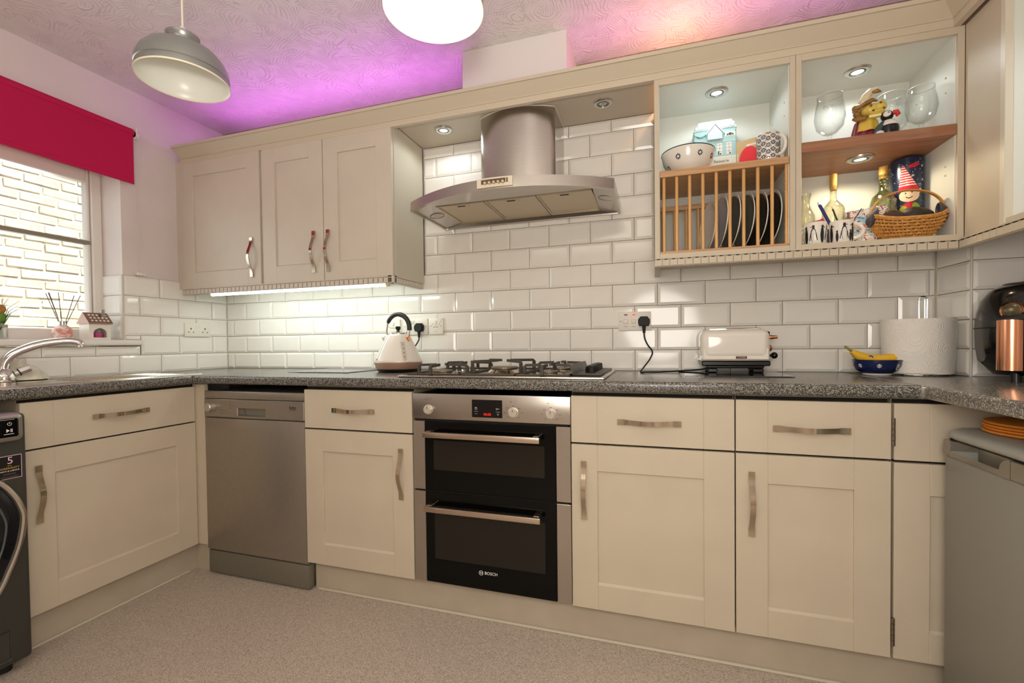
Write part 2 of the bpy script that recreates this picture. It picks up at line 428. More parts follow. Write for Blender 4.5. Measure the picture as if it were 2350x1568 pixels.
# left wall (facing +X): tile local x runs along +Y after a +90 degree turn
Y0 = -.8089
for k, (za, zb) in enumerate(rows()[:5]):
    lo = -2.2 if k < 2 else YJ
    if k == 1: zb2 = SILL - .03
    y = Y0 - 8 * TW + (0 if k % 2 == 0 else -TW / 2)
    while y < 0:
        a, b = max(y, lo), min(y + TW, 0)
        if b - a > .008:
            if k == 1 and a < -.51:
                # course under the sill board is cut down
                a2, b2 = a, min(b, -.51)
                put_tile(wleft, (.006, a2, za), b2 - a2, SILL - .032 - za, PI / 2)
                if b > -.51 + .02: put_tile(wleft, (.006, -.51, za), b + .51, zb - za, PI / 2)
            else: put_tile(wleft, (.006, a, za), b - a, zb - za, PI / 2)
        y += TW
MB().box(-.001, .0035, YJ, 0, WT, Z1 + 4 * TP).box(-.001, .0035, -2.2, YJ, WT, SILL - .03).build('grout_bed', grout, wleft)
MB().box(-.195, .0, YJ - .003, YJ + .001, SILL, Z1 + 4 * TP).build('grout_bed', grout, wleft)
put_tile(wleft, (.006, YJ, SILL), .0745, Z1 + TP - SILL, PI / 2)
# tiled window reveal (faces -Y)
for k, (za, zb) in enumerate(rows()[2:5]): put_tile(wleft, (-.195, YJ - .006, za if k else SILL), .193, zb - (za if k else SILL))
MB().tube([(.005, YJ - .005, SILL), (.005, YJ - .005, 1.417)], .005, 8).build('tile_edging', mat('edge_trim', '#cfc9bd', .3), wleft)
# boxing tiles: return facing -X and front facing -Y
for k, (za, zb) in enumerate(rows()[:5]):
    put_tile(box1, (3.622, -.001, za), .2, zb - za, -PI / 2)
    put_tile(box1, (3.626, -.206, za), .2, zb - za)
    if k == 0: continue
MB().tube([(3.624, -.204, WT), (3.624, -.204, 1.40)], .004, 8).build('tile_edging', MATS['edge_trim'], box1)

MB().box(3.6185, 3.630, -.0035, .008, WT, 1.40).build('corner_grout', mat('sealant', '#c7bda9', .6), box1)
# window
win = thing('window_1', 'white framed window in the left wall with one thin glazing bar', 'window', (-.17, -1.2, SILL)); win['kind'] = 'structure'
fr = MB()
fr.box(-.20, -.14, YJ - .045, YJ, SILL, HEAD, .004); fr.box(-.20, -.14, YK, YK + .045, SILL, HEAD, .004)
fr.box(-.20, -.14, YK + .045, YJ - .045, SILL, SILL + .055, .004); fr.box(-.20, -.14, YK + .045, YJ - .045, 1.945, HEAD, .004)
fr.build('window_frame', upvc, win)
sf = MB()
sf.box(-.19, -.15, YJ - .06, YJ - .047, SILL + .057, 1.943, .003); sf.box(-.19, -.15, YK + .047, YK + .06, SILL + .057, 1.943, .003)
sf.box(-.19, -.15, YK + .06, YJ - .06, 1.88, 1.943, .004)
sf.build('sash', upvc, win)
MB().box(-.175, -.145, YK + .06, YJ - .05, 1.568, 1.588, .003).build('glazing_bar', mat('bar_grey', '#8f8876', .5), win)
MB().box(-.172, -.166, YK + .05, YJ - .055, SILL + .05, 1.90).build('pane', paneglass, win)
MB().box(-.2, .036, YK - .07, -.513, SILL - .028, SILL, .008, 3).build('window_sill', upvc, win)

# house wall seen through the window
wout = struct('wall_outside', MB().box(-2.0, -1.8205, -1.6, 1.6, FL, 2.9), mat('mortar', '#e6dcc6', .95))
bm_ = mat('pale_brick', '#efe6d2', .9, noise_amt=.12, noise_scale=30, bump=.9, bump_scale=60)
bmesh_cache = []
for v in range(6):
    b = MB().box(-.035, .0, 0, .206, 0, .058, .005, 2)
    for q in b.bm.verts: q.co += Vector((noise.noise(q.co * 30 + Vector((v * 7, 0, 0))) * .010, 0, noise.noise(q.co * 25 + Vector((0, v * 9, 3))) * .004))
    bmesh.ops.recalc_face_normals(b.bm, faces=b.bm.faces)
    me = bpy.data.meshes.new('brick'); b.bm.to_mesh(me); b.bm.free(); me.materials.append(bm_); bmesh_cache.append(me)
for r in range(20):
    z = 1.0 + r * .071; y = -.75 + (.11 if r % 2 else 0) + random.uniform(-.02, .02)
    while y < .95:
        o = bpy.data.objects.new('brick', random.choice(bmesh_cache)); COL.objects.link(o); o.parent = wout
        o.matrix_local = WM[wout].inverted() @ Matrix.Translation((-1.8145 + random.uniform(-.0025, .0025), y, z)) @ Matrix.Rotation(random.uniform(-.012, .012), 4, 'X')
        y += .219

# skirting plinths under the units
pl = mat('plinth_paint', '#b9ad99', .5, noise_amt=.06, noise_scale=8)
struct('baseboard_back', MB().box(1.13, XR, -.545, -.53, FL, .13), pl)
struct('baseboard_corner', MB().box(.43, .538, -.56, -.545, FL, .13), pl)
struct('baseboard_left', MB().box(.415, .43, -1.21, -.54, FL, .16), pl)
struct('trim_3', MB().tube([(1.15, -.55, FL + .003), (3.3, -.55, FL + .003)], .006, 6).tube([(.435, -1.2, FL + .003), (.435, -.6, FL + .003)], .006, 6), mat('sealant', '#c7bda9', .6))

# ---------------------------------------------------------------- worktops
def nosing(x0, x1, z0, z1, r):   # rounded front edge profile in (y, z)
    pts = []
    for i in range(7): a = PI * .5 * i / 6; pts.append((x0 + r - r * math.sin(a), z1 - r + r * math.cos(a)))
    for i in range(7): a = PI * .5 * i / 6; pts.append((x0 + r - r * math.cos(a), z0 + r - r * math.sin(a)))
    return pts + [(x1, z0), (x1, z1)]
def worktop(name, label, mb, m): return tag(mb.build(name, m, ang=50), label, 'worktop')
b = MB().prism(nosing(-.605, -.006, .872, WT, .012), 'x', .497, 3.30)
wt_back = worktop('worktop', 'long dark speckled worktop along the back wall carrying hob and toaster', b, granite)
b = MB().prism([(x, z) for x, z in [(-p[0], p[1]) for p in nosing(-.497, -.004, .872, WT, .012)]], 'y', -2.3, -.607)
b.box(.004, .496, -.606, -.006, .872, WT)
wt_left = worktop('worktop', 'dark speckled worktop under the window holding the sink', b, granite)
b = MB()
b.prism(nosing(3.303, XR - .004, .872, WT, .008), 'y', -2.3, -.3)
b.box(3.302, XR - .004, -.3, -.21, .872, WT)
wt_right = worktop('worktop', 'lighter grey worktop running over the fridge on the right', b, granite2)
strip = mat('joint_strip', '#cfc9be', .25, metal=.9)
tag(MB().box(.494, .500, -.606, -.01, .872, WT + .0012).build('worktop_joint_strip', strip), 'thin metal joint strip in the worktop corner left of the dishwasher', 'strip')
tag(MB().box(3.299, 3.304, -.606, -.21, .872, WT + .0012).build('worktop_joint_strip', strip), 'thin joint strip where the lighter right worktop meets the back worktop', 'strip')

# ---------------------------------------------------------------- cabinets
def handle_mesh(parent, c, vertical, L=.207, local=True, label=None):
    """flat bowed strap handle; c = centre on the front plane (x, y, z), outward is -y"""
    pts = []; n = 18
    for i in range(n + 1):
        t = -1 + 2 * i / n; a = abs(t)
        d = .006 if a > .82 else .006 + .024 * (.5 + .5 * math.cos(PI * a / .82)) ** .8
        pts.append((t * L / 2, d))
    P = [(c[0], c[1] - d, c[2] + t) if vertical else (c[0] + t, c[1] - d, c[2]) for t, d in pts]
    ws = [.019 if abs(-1 + 2 * i / n) > .7 else .016 for i in range(n + 1)]
    mb = MB().strap(P, ws, .004, (1, 0, 0) if vertical else (0, 0, 1))
    for t in (-.9, .9):
        q = (c[0], c[1], c[2] + t * L / 2) if vertical else (c[0] + t * L / 2, c[1], c[2])
        mb.cyl(q, (q[0], q[1] - .006, q[2]), .006, 10)
    return mb.build('handle', nickel, parent, local=local, ang=25)

def front(parent, name, x0, x1, z0, z1, m, sw=.092, rail=(.09, .092), handle=None, slab=False, th=.02, y=0):
    """shaker door or three-piece drawer front, local coordinates, face at y"""
    mb = MB(); e = .0012
    mb.box(x0, x0 + sw, y, y + th, z0, z1, e); mb.box(x1 - sw, x1, y, y + th, z0, z1, e)
    if slab: mb.box(x0 + sw, x1 - sw, y, y + th, z0, z1, e)
    else: mb.box(x0 + sw, x1 - sw, y, y + th, z0, z0 + rail[0], e); mb.box(x0 + sw, x1 - sw, y, y + th, z1 - rail[1], z1, e)
    d = mb.build(name, m, parent, local=True, ang=20)
    if not slab:
        p = MB().box(x0 + sw - .004, x1 - sw + .004, y + .008, y + th - .003, z0 + rail[0] - .004, z1 - rail[1] + .004)
        # small moulded lip round the panel
        e2 = .006
        p.prism([(y + .0075, z0 + rail[0]), (y + .001, z0 + rail[0]), (y + .0075, z0 + rail[0] + e2)], 'x', x0 + sw, x1 - sw)
        p.build('panel', m, d, local=True, ang=20)
    if handle: handle_mesh(d, (handle[0], y, handle[1]), handle[2])
    return d

def base_unit(name, label, loc, rz, w_, door=True, dh=None, hh=None, z=(.097, .682, .689, .855), depth=.5, m=None, hl=.207):
    m = m or cream
    t = thing(name, label, 'cabinet', loc, rz)
    MB().box(.002, w_ - .002, .022, depth, z[0] + .005, .868).build('carcass', darkgap if False else mat('carcass_side', '#b7aa92', .5), t, local=True)
    MB().box(.003, w_ - .003, .0205, .0225, z[0] + .003, .866).build('shadow_gap', darkgap, t, local=True)
    front(t, 'door', .0015, w_ - .0015, z[0], z[1], m, handle=dh)
    front(t, 'drawer', .0015, w_ - .0015, z[2], z[3], m, slab=True, handle=hh)
    return t
base_unit('base_cabinet', 'narrow cream cabinet between the dishwasher and the oven, drawer over door', (1.119, -.585, 0), 0, .53,
          dh=(.477, .521, True), hh=(.253, .77, False))
base_unit('base_cabinet', 'wide cream cabinet immediately right of the oven, drawer over door', (2.287, -.585, 0), 0, .533,
          dh=(.046, .521, True), hh=(.267, .769, False))
u3 = base_unit('base_cabinet', 'cream cabinet with visible side hinges, second right of the oven', (2.821, -.585, 0), 0, .418,
          dh=(.046, .523, True), hh=(.21, .768, False))
hm = mat('hinge_steel', '#8d8377', .35, metal=1)
for z in (.73, .137):
    h = MB()
    for k in range(5): h.cyl((.421, -.002, z + k * .0165), (.421, -.002, z + k * .0165 + .0155), .0045, 10)
    h.build('hinge', hm, u3, local=True)
# corner unit, partly behind the fridge
t = thing('corner_cabinet', 'cream corner cabinet front half hidden behind the grey fridge', 'cabinet', (3.243, -.585, 0))
MB().box(.002, .6, .022, .5, .1, .868).build('carcass', MATS['carcass_side'], t, local=True)
MB().box(.003, .6, .0205, .0225, .1, .866).build('shadow_gap', darkgap, t, local=True)
front(t, 'door', .0015, .6, .097, .680, cream, sw=.087)
front(t, 'drawer', .0015, .6, .688, .855, cream, sw=.087, slab=True)
# sink unit, facing +X
base_unit('sink_cabinet', 'broad cream cabinet under the sink, drawer front over one wide door', (.475, -1.208, 0), PI / 2, .628,
          dh=(.044, .525, True), hh=(.315, .776, False), depth=.44, z=(.097, .684, .69, .856))
tag(MB().box(.455, .474, -.578, -.556, .097, .868, .001).box(.476, .53, -.577, -.557, .097, .868, .001).build('corner_filler', cream), 'slim cream filler post in the corner left of the dishwasher', 'panel')
# ---------------------------------------------------------------- dishwasher
t = thing('dishwasher', 'slim silver grey dishwasher with a round knob, left of the narrow cream cabinet', 'dishwasher', (.83, -.585, FL))
y0 = -.585
MB().box(.538, 1.116, -.57, -.03, FL + .05, .835, .004).build('casing', silver_dk, t)
MB().box(.538, 1.117, y0 + .002, -.55, .802, .838, .004, 2).build('top_band', silver, t)
# control panel with a recessed grip
cp = MB(); gx0, gx1, gz0, gz1 = .742, .903, .725, .762
cp.box(.538, gx0, y0, -.555, .716, .800, .002); cp.box(gx1, 1.117, y0, -.555, .716, .800, .002)
cp.box(gx0 - .002, gx1 + .002, y0, -.555, gz1, .800, .0); cp.box(gx0 - .002, gx1 + .002, y0, -.555, .716, gz0, .0)
cp.box(gx0, gx1, -.556, -.55, gz0, gz1)
pan = cp.build('control_panel', silver, t)
MB().prism([(y0 + .001, gz0), (-.556, gz0 + .001), (-.556, gz0 + .012)], 'x', gx0, gx1).lathe([(.0, .0), (.016, 0), (.018, .01)], (gx0 + .012, y0 + .022, .743), 16, axis='y').build('grip_recess', silver_dk, pan)
MB().box(gx0 - .003, gx1 + .001, y0 - .001, y0, gz1 + .0, gz1 + .0175).build('grip_lip', silver, pan)
MB().lathe([(0, .028), (.017, .028), (.020, .024), (.021, 0), (0, 0)], (.588, y0, .763), 28, axis='y').build('knob', mat('knob_silver', '#bdb7ad', .3, metal=.6), pan)
pr_ = MB()
for i in range(2): pr_.box(.645 + i * .022, .650 + i * .022, y0 - .0005, y0, .783, .787)
for i in range(4): pr_.box(.697, .702, y0 - .0005, y0, .757 + i * .009, .761 + i * .009); pr_.box(.711, .7145, y0 - .0005, y0, .758 + i * .009, .7605 + i * .009)
for a in range(8): an = a * PI / 4; pr_.box(.588 + .029 * math.cos(an) - .002, .588 + .029 * math.cos(an) + .002, y0 - .0005, y0, .763 + .029 * math.sin(an) - .0008, .763 + .029 * math.sin(an) + .0008)
for i in range(2): pr_.box(.637, .681, y0 - .0005, y0, .7335 + i * .013, .7345 + i * .013); pr_.box(.640, .655, y0 - .0005, y0, .737 + i * .013, .739 + i * .013)
pr_.build('panel_marks', greyprint, pan)
text('beko', pan, (1.058, y0 - .0006, .773), .019, dkprint, label='maker name in dark letters')
MB().box(1.042, 1.073, y0 - .0006, y0, .7625, .7645).build('logo_underline', dkprint, pan)
MB().box(.539, 1.118, y0 + .001, -.555, .085, .711, .003, 2).build('door', silver, t)
MB().box(.541, 1.122, y0 + .004, -.48, FL + .008, .079, .004, 2).build('kick_panel', silver_dk, t)
MB().box(.56, 1.10, y0 + .02, -.5, FL, FL + .01).build('base', black, t)

# ---------------------------------------------------------------- double oven
t = thing('double_oven', 'built-in steel double oven with black glass doors', 'oven', (1.968, -.585, .1))
L, Rr = 1.655, 2.287; y0 = -.590
MB().box(L, Rr, -.57, -.06, .105, .848).build('casing', black, t)
cpn = MB().box(L, Rr, y0, -.57, .751, .851, .002, 2).build('control_panel', steel, t)
MB().box(1.909, 2.031, y0 - .0015, y0 + .002, .765, .832, .001).build('display', blackgloss, cpn)
text('00:00', cpn, (1.972, y0 - .002, .777), .0135, redled, name='clock_digits', label='red clock digits reading 00:00')
m_ = MB()
m_.tube([(1.926 + .0045 * math.cos(a * PI / 6), y0 - .0018, .799 + .0045 * math.sin(a * PI / 6)) for a in range(12)], .0005, 4, closed=True)
m_.box(1.9255, 1.9265, y0 - .002, y0 - .0014, .799, .8032)
m_.box(1.918, 1.935, y0 - .002, y0 - .0014, .7875, .788); m_.box(2.006, 2.023, y0 - .002, y0 - .0014, .7875, .788)
m_.box(1.922, 1.931, y0 - .002, y0 - .0014, .7785, .7792); m_.box(2.010, 2.019, y0 - .002, y0 - .0014, .7785, .7792); m_.box(2.0142, 2.0148, y0 - .002, y0 - .0014, .774, .783)
m_.tube([(2.010 + .003 * math.cos(a * PI / 4), y0 - .0018, .799 + .003 * math.sin(a * PI / 4)) for a in range(8)], .0005, 4, closed=True); m_.box(2.013, 2.02, y0 - .002, y0 - .0014, .7985, .7995)
m_.build('display_icons', whiteprint, cpn)
for i, (kx, kz) in enumerate(((1.724, .788), (2.074, .788), (2.216, .787))):
    k = MB().lathe([(0, .012), (.0145, .012), (.0165, .0105), (.0172, .003), (.0195, .002), (.0195, 0), (0, 0)], (kx, y0, kz), 32, axis='y').build('knob', mat('knob_cream', '#cbc2b3', .25, metal=.35), cpn)
    MB().box(kx - .0009, kx + .0009, y0 - .0126, y0 - .0118, kz + .003, kz + .012).build('pointer', dkprint, k)
    q = MB()
    for s_ in (-.009, .007):   # little oven icons above the knob
        for (a, b_, c_, d_) in ((0, .01, 0, .0006), (0, .01, .0094, .01), (0, .0006, 0, .01), (.0094, .01, 0, .01)):
            q.box(kx + s_ - .005 + a, kx + s_ - .005 + b_, y0 - .0005, y0, kz + .037 + c_, kz + .037 + d_)
    q.box(kx - .0115, kx - .0065, y0 - .0005, y0, kz + .0385, kz + .0405)
    for a in range(0, 7):
        if i == 0 and a not in (0, 2, 6): continue
        an = -PI * .28 + a * PI * 1.56 / 6; rx = .031
        px, pz = kx + rx * math.cos(an) * 1.1, kz + rx * math.sin(an) * .75
        q.box(px - .003, px + .003, y0 - .0005, y0, pz - .0012, pz + .0012)
        q.box(min(px, kx + .024 * math.cos(an)), max(px, kx + .024 * math.cos(an)), y0 - .0004, y0, pz - .0002, pz + .0003)
    q.box(kx - .0008, kx + .0008, y0 - .0005, y0, kz + .022, kz + .025)
    q.build('dial_marks', greyprint, cpn)
def oven_door(z0, z1, wz0, wz1, hz, label):
    d = MB().box(1.706, 2.233, y0, -.565, z0, z1, .0015).build('door', ovenglass, t); d['label'] = label
    for a, b_ in ((L, 1.7055), (2.2335, Rr)): MB().box(a, b_, y0 + .001, -.565, z0, z1 - (.0 if a == L else .0), .0015).build('side_trim', steel, d)
    MB().box(1.745, 2.191, y0 - .0006, y0, wz0, wz1).build('door_window', ovenwin, d)
    hnd = MB().box(1.720, 2.183, y0 - .047, y0 - .03, hz - .011, hz + .011, .003, 2)
    for hx in (1.738, 2.165): hnd.box(hx - .011, hx + .011, y0 - .032, y0, hz - .006, hz + .012, .002)
    hnd.build('handle', mat('handle_steel', '#c9b8a6', .28, metal=1), d)
    return d
oven_door(.4695, .742, .552, .668, .697, 'upper black glass door')
d2 = oven_door(.104, .4625, .200, .388, .409, 'lower black glass door')
MB().box(L + .01, Rr - .01, y0 + .006, -.56, .742, .752).box(L + .01, Rr - .01, y0 + .006, -.56, .462, .470).build('shadow_gap', darkgap, t)
text('BOSCH', d2, (1.9785, y0 - .0006, .170), .016, whiteprint, label='maker name in white letters')
lg = MB().tube([(1.938 + .0085 * math.cos(a * PI / 12), y0 - .0007, .169 + .0085 * math.sin(a * PI / 12)) for a in range(24)], .0007, 4, closed=True)
lg.box(1.9335, 1.935, y0 - .001, y0, .1635, .1745); lg.box(1.941, 1.9425, y0 - .001, y0, .1635, .1745); lg.box(1.935, 1.941, y0 - .001, y0, .1685, .1695)
lg.build('round_logo', whiteprint, d2)

# ---------------------------------------------------------------- washing machine (facing +X, cut by the frame)
t = thing('washing_machine', 'dark graphite washing machine with a big round door at the left edge', 'washing machine', (.25, -1.53, FL))
xf = .545; ya, yb = -1.80, -1.2235
wg = mat('graphite', '#4a4a45', .4, metal=.5)
MB().box(.03, xf, ya, yb, FL + .035, .830, .012, 3).build('casing', wg, t)
MB().box(xf - .05, xf + .038, ya, yb - .020, .742, .838, .02, 4).build('control_panel', mat('panel_silver', '#a8a39c', .3, metal=.8), t)
tp = MB().box(xf + .037, xf + .040, -1.76, yb - .038, .760, .820, .004).build('touch_display', blackgloss, t)
ix = xf + .0405; cyi = -1.283
ic = MB().tube([(ix, cyi + .005 * math.sin(a), .803 + .005 * math.cos(a)) for a in [(.5 + i * 5.3 / 10) for i in range(11)]], .0006, 4)
ic.box(ix - .0005, ix + .0005, cyi - .0005, cyi + .0005, .803, .8095)
ic.prism([(cyi - .008, .776), (cyi - .008, .787), (cyi, .7815)], 'x', ix - .0005, ix + .0005)
for a in (cyi + .002, cyi + .005): ic.box(ix - .0005, ix + .0005, a, a + .0014, .776, .787)
ic.box(ix - .0005, ix + .0005, cyi - .014, cyi + .010, .7695, .7712); ic.box(ix - .0005, ix + .0005, cyi - .03, cyi + .012, .8163, .8170)
ic.build('display_icons', whiteprint, tp)
half = [(-1.5, .715), (-1.43, .708), (-1.36, .675), (-1.292, .612), (-1.261, .564), (-1.245, .522), (-1.238, .486), (-1.243, .433), (-1.255, .379), (-1.278, .317), (-1.306, .256), (-1.36, .185), (-1.43, .142), (-1.5, .13)]
loop = half + [(-3.0 - y, z) for y, z in half[-2:0:-1]]
def smooth(L):
    out = []
    n = len(L)
    for i in range(n):
        P_ = [Vector(L[(i + k) % n]) for k in (-1, 0, 1, 2)]
        for k in range(4):
            u = k / 4; out.append(.5 * ((2 * P_[1]) + (P_[2] - P_[0]) * u + (2 * P_[0] - 5 * P_[1] + 4 * P_[2] - P_[3]) * u * u + (-P_[0] + 3 * P_[1] - 3 * P_[2] + P_[3]) * u ** 3))
    return out
LP = smooth(loop); cz0 = Vector((-1.5, .43))
def ringat(k, x): return [Vector((x, *(cz0 + (p - cz0) * k))) for p in LP]
MB().tube(ringat(.985, xf + .006), .010, 10, closed=True).build('door_rim', mat('rim_chrome', '#c3bdb4', .2, metal=1), t)
gb_ = MB(); rings = [[gb_.bm.verts.new(p) for p in ringat(k, xf + o)] for k, o in ((.97, .006), (.93, .012), (.84, .018), (.6, .034), (.3, .042), (.02, .044))]
for A, B in zip(rings, rings[1:]):
    for k in range(len(A)): gb_._f([A[k], A[(k + 1) % len(A)], B[(k + 1) % len(A)], B[k]])
gb_._f(rings[-1]); dg = gb_.build('door_glass', mat('dark_blue_glass', '#0b1017', .05), t, ang=60)
MB().tube(ringat(.80, xf + .021), .004, 8, closed=True).build('glass_ring', mat('ring_grey', '#5b5f63', .3, metal=.6), dg)
MB().box(xf - .001, xf + .0015, -1.60, -1.278, FL + .055, .118, .004).build('filter_flap', wg, t)
for yy in (yb - .05, ya + .05): MB().cyl((xf - .06, yy, FL), (xf - .06, yy, FL + .04), .022, 16).build('foot', rubber, t)
s0_, s1_, sz0, sz1 = -1.300, -1.238, .617, .694
st = MB().box(xf, xf + .0008, s0_, s1_, sz0, sz1, .0003).build('sticker', mat('sticker_pink', '#d9b9c4', .4), t)
yq = (s0_ + s1_) / 2; sx = xf + .0012
MB().box(xf + .0004, sx, s0_ + .002, s1_ - .002, sz0 + .002, sz1 - .002).build('sticker_face', mat('sticker_black', '#151014', .4), st)
RR = (0, 1, 0); sx += .0003
text('5', st, (sx, yq + .002, .677), .032, mat('sticker_lilac', '#e7c3dc', .4), right=RR)
text('YEAR', st, (sx, yq, .6605), .0045, mat('sticker_gold', '#c9a646', .4), right=RR)
text('WARRANTY', st, (sx, yq, .6525), .0088, MATS['sticker_gold'], right=RR)
text('PARTS & LABOUR', st, (sx, yq, .6435), .0062, whiteprint, right=RR)
text('SAMSUNG', st, (sx, yq, .6335), .0068, greyprint, right=RR)
MB().box(sx - .0003, sx, s0_ + .008, s1_ - .008, .6245, .6255).box(sx - .0003, sx, s0_ + .012, s1_ - .012, .6215, .6222).build('small_print', greyprint, st)

# ---------------------------------------------------------------- fridge under the right worktop (faces -X)
t = thing('fridge', 'silver grey under-counter fridge at the right edge', 'fridge', (3.6, -.95, FL))
fx = 3.34; fy0, fy1 = -1.25, -.632
MB().box(fx + .05, XR - .02, fy0, fy1, FL + .02, .765, .006).build('casing', silver_dk, t)
ld = MB(); lidp = [(.004, .770), (-.006, .776), (-.008, .785), (-.002, .794), (.012, .8), (.05, .802)]
N_ = 14; cr_ = .05; rings = []
path = [(fx, fy0, 0)] + [(fx + cr_ - cr_ * math.cos(PI / 2 * k / N_), fy1 - cr_ + cr_ * math.sin(PI / 2 * k / N_), PI / 2 * k / N_) for k in range(N_ + 1)] + [(XR - .02, fy1, PI / 2)]
for (x, y, a) in path: rings.append([ld.bm.verts.new((x + o * math.cos(a), y - o * math.sin(a), z)) for o, z in lidp])
for A, B in zip(rings, rings[1:]):
    for k in range(len(lidp) - 1): ld._f([A[k], A[k + 1], B[k + 1], B[k]])
ld._f([r[-1] for r in rings] + [ld.bm.verts.new((XR - .02, fy0, .802))]); ld._f([r[0] for r in rings] + [ld.bm.verts.new((XR - .02, fy0, .770))])
ld.build('lid', mat('fridge_lid', '#96958c', .35), t, ang=50)
fd = MB().box(fx, fx + .048, fy0, fy1, FL + .08, .722, .006, 2).build('door', mat('fridge_door', '#8f8d84', .42, metal=.3), t)
sp = MB(); ga, gb = -.657, -.845; gs = mat('grip_silver', '#9a978d', .26, metal=.85)
sp.box(fx - .003, fx + .048, ga, fy1, .722, .766, .002); sp.box(fx - .003, fx + .048, gb, ga, .722, .737, .001); sp.box(fx + .036, fx + .048, gb - .03, ga, .737, .764)
sp.prism([(gb - .034, .722)] + [(gb - .034 + .034 * math.sin(PI / 2 * k / 8), .766 - .029 * (1 - math.cos(PI / 2 * k / 8))) for k in range(9)] + [(gb, .722)], 'x', fx - .003, fx + .048)
sp.box(fx - .003, fx + .048, fy0, gb - .034, .722, .766, .002)
sp.prism([(fx + .001, ga), (fx + .036, ga), (fx + .036, ga - .045)], 'z', .7372, .764)
sp.build('grip_strip', gs, fd)
MB().box(fx + .006, fx + .05, fy0, fy1 - .012, .766, .7705).build('lid_gap', darkgap, t)
MB().box(fx + .01, fx + .04, fy1 - .07, fy1 - .02, FL, FL + .06).build('foot', rubber, t)

# stack of orange place mats on the fridge
def placemat(i):
    z = .803 + i * .0075
    mb = MB(); prof = [(0, z), (.10, z), (.108, z + .001), (.111, z + .0035), (.108, z + .006), (.09, z + .007), (0, z + .007)]
    mb.lathe(prof, (3.49 + random.uniform(-.003, .003), -.738 + random.uniform(-.003, .003), 0), 48)
    for k in range(5): mb.lathe([(.02 + k * .018, z + .0068), (.024 + k * .018, z + .0076), (.028 + k * .018, z + .0068)], (3.49, -.738, 0), 40)
    return mb
om = mat('orange_felt', '#e8912f', .8, bump=.3, bump_scale=900)
names = ['lowest round orange place mat in the stack on the fridge', 'second from bottom round orange place mat in the stack on the fridge', 'second from top round orange place mat in the stack on the fridge', 'topmost round orange place mat in the stack on the fridge']
for i in range(4): tag(placemat(i).build('place_mat', om), names[i], 'place mat', 'orange mats on the fridge')
# ---------------------------------------------------------------- wall cabinets, cornice, pelmets
YF = -.31
def wall_cab(name, label, x0, x1, doors, back=-.012, side=True):
    t = thing(name, label, 'wall cabinet', (x0, YF, 0))
    MB().box(.001, x1 - x0 - .001, .022, .30, 1.372, 2.085).build('carcass', cream_upper_lit, t, local=True)
    MB().box(.003, x1 - x0 - .003, .0205, .0225, 1.374, 2.083).build('shadow_gap', darkgap, t, local=True)
    for a, b, hx, sw in doors:
        front(t, 'door', a - x0 + .0012, b - x0 - .0012, 1.372, 2.072, cream_upper_lit, sw=sw, rail=(.085, .082), handle=(hx - x0, 1.514, True))
    return t
wall_cab('wall_cabinet', 'single-door cream wall cabinet beside the window wall', .055, .612, [(.055, .61, .552, .085)])
c2 = wall_cab('wall_cabinet', 'double-door cream wall cabinet left of the cooker hood', .626, 1.400, [(.626, 1.008, .952, .082), (1.010, 1.400, 1.038, .085)])
MB().box(1.398, 1.402, YF + .021, -.012, 1.372, 2.086, .001).build('end_panel', mat('end_panel_paint', '#c9c2ae', .35), c2)
tag(MB().box(.6125, .6255, YF + .01, YF + .03, 1.372, 2.074).build('cabinet_filler', cream_upper_lit), 'narrow cream filler strip between the two left wall cabinets', 'panel')
tag(MB().box(.0, .0545, YF + .012, YF + .03, 1.372, 2.085).build('cabinet_filler', cream_upper_lit), 'cream filler strip between the leftmost wall cabinet and the window wall', 'panel')

# light pelmet with dentil blocks
def pelmet(name, label, runs, m):
    t = thing(name, label, 'pelmet', runs[0][0])
    blk = {}
    for (p, q) in runs:
        p, q = Vector(p), Vector(q); d = (q - p); L_ = d.length; a = math.atan2(d.y, d.x)
        T = Matrix.Translation(p) @ Matrix.Rotation(a, 4, 'Z')
        mb = MB(); mb.box(0, L_, .006, .026, -.012, .020, m=T); mb.box(0, L_, .0, .03, .017, .022, m=T)
        mb.build('rail', m, t)
        n = int(L_ / .0275); pitch = L_ / n
        key = round(pitch, 4)
        if key not in blk:
            b = MB().box(.0007, pitch - (.0036 if 'left' in label else .0012), 0, .008, -.0095, .0135, .0008); bmesh.ops.recalc_face_normals(b.bm, faces=b.bm.faces)
            me = bpy.data.meshes.new('dentil_block'); b.bm.to_mesh(me); b.bm.free(); me.materials.append(m); blk[key] = me
        nb = MB()
        for i in range(n):
            o = bpy.data.objects.new('dentil_block', blk[key]); COL.objects.link(o); o.parent = t
            o.matrix_local = WM[t].inverted() @ T @ Matrix.Translation((i * pitch, 0, 0))
            nb.box(i * pitch + pitch * .3, i * pitch + pitch * .7, -.0004, .004, .0138, .0162, m=T)
        if 'left' not in label: nb.build('notches', darkgap, t)
        else: MB().box(.004, L_ - .004, .0035, .0062, -.004, .0125, m=T).build('groove_shade', mat('groove_shade_brown', '#5f5341', .8), t)  # dark strip added behind the blocks as shade in the grooves
    return t
pelmet('pelmet', 'dentil pelmet under the two left wall cabinets', [((.05, YF - .004, 1.350), (1.404, YF - .004, 1.350)), ((1.404, YF - .004, 1.350), (1.404, -.02, 1.350))], cream_upper_lit)
pelmet('pelmet', 'dentil pelmet under the open shelf units on the right', [((2.577, YF - .008, 1.350), (3.530, YF - .008, 1.350)), ((3.530, YF - .008, 1.350), (3.530, -1.5, 1.350))], cream)
MB_ = MB().box(2.577, 2.62, -.012, -.012 - .28, 1.335, 1.372)
tag(MB().box(2.577, 2.60, YF + .02, -.012, 1.338, 1.371, .002).box(2.66, 3.5, -.24, -.22, 1.345, 1.371).build('pelmet_return', cream), 'short cream pelmet return at the left end under the plate rack', 'panel')
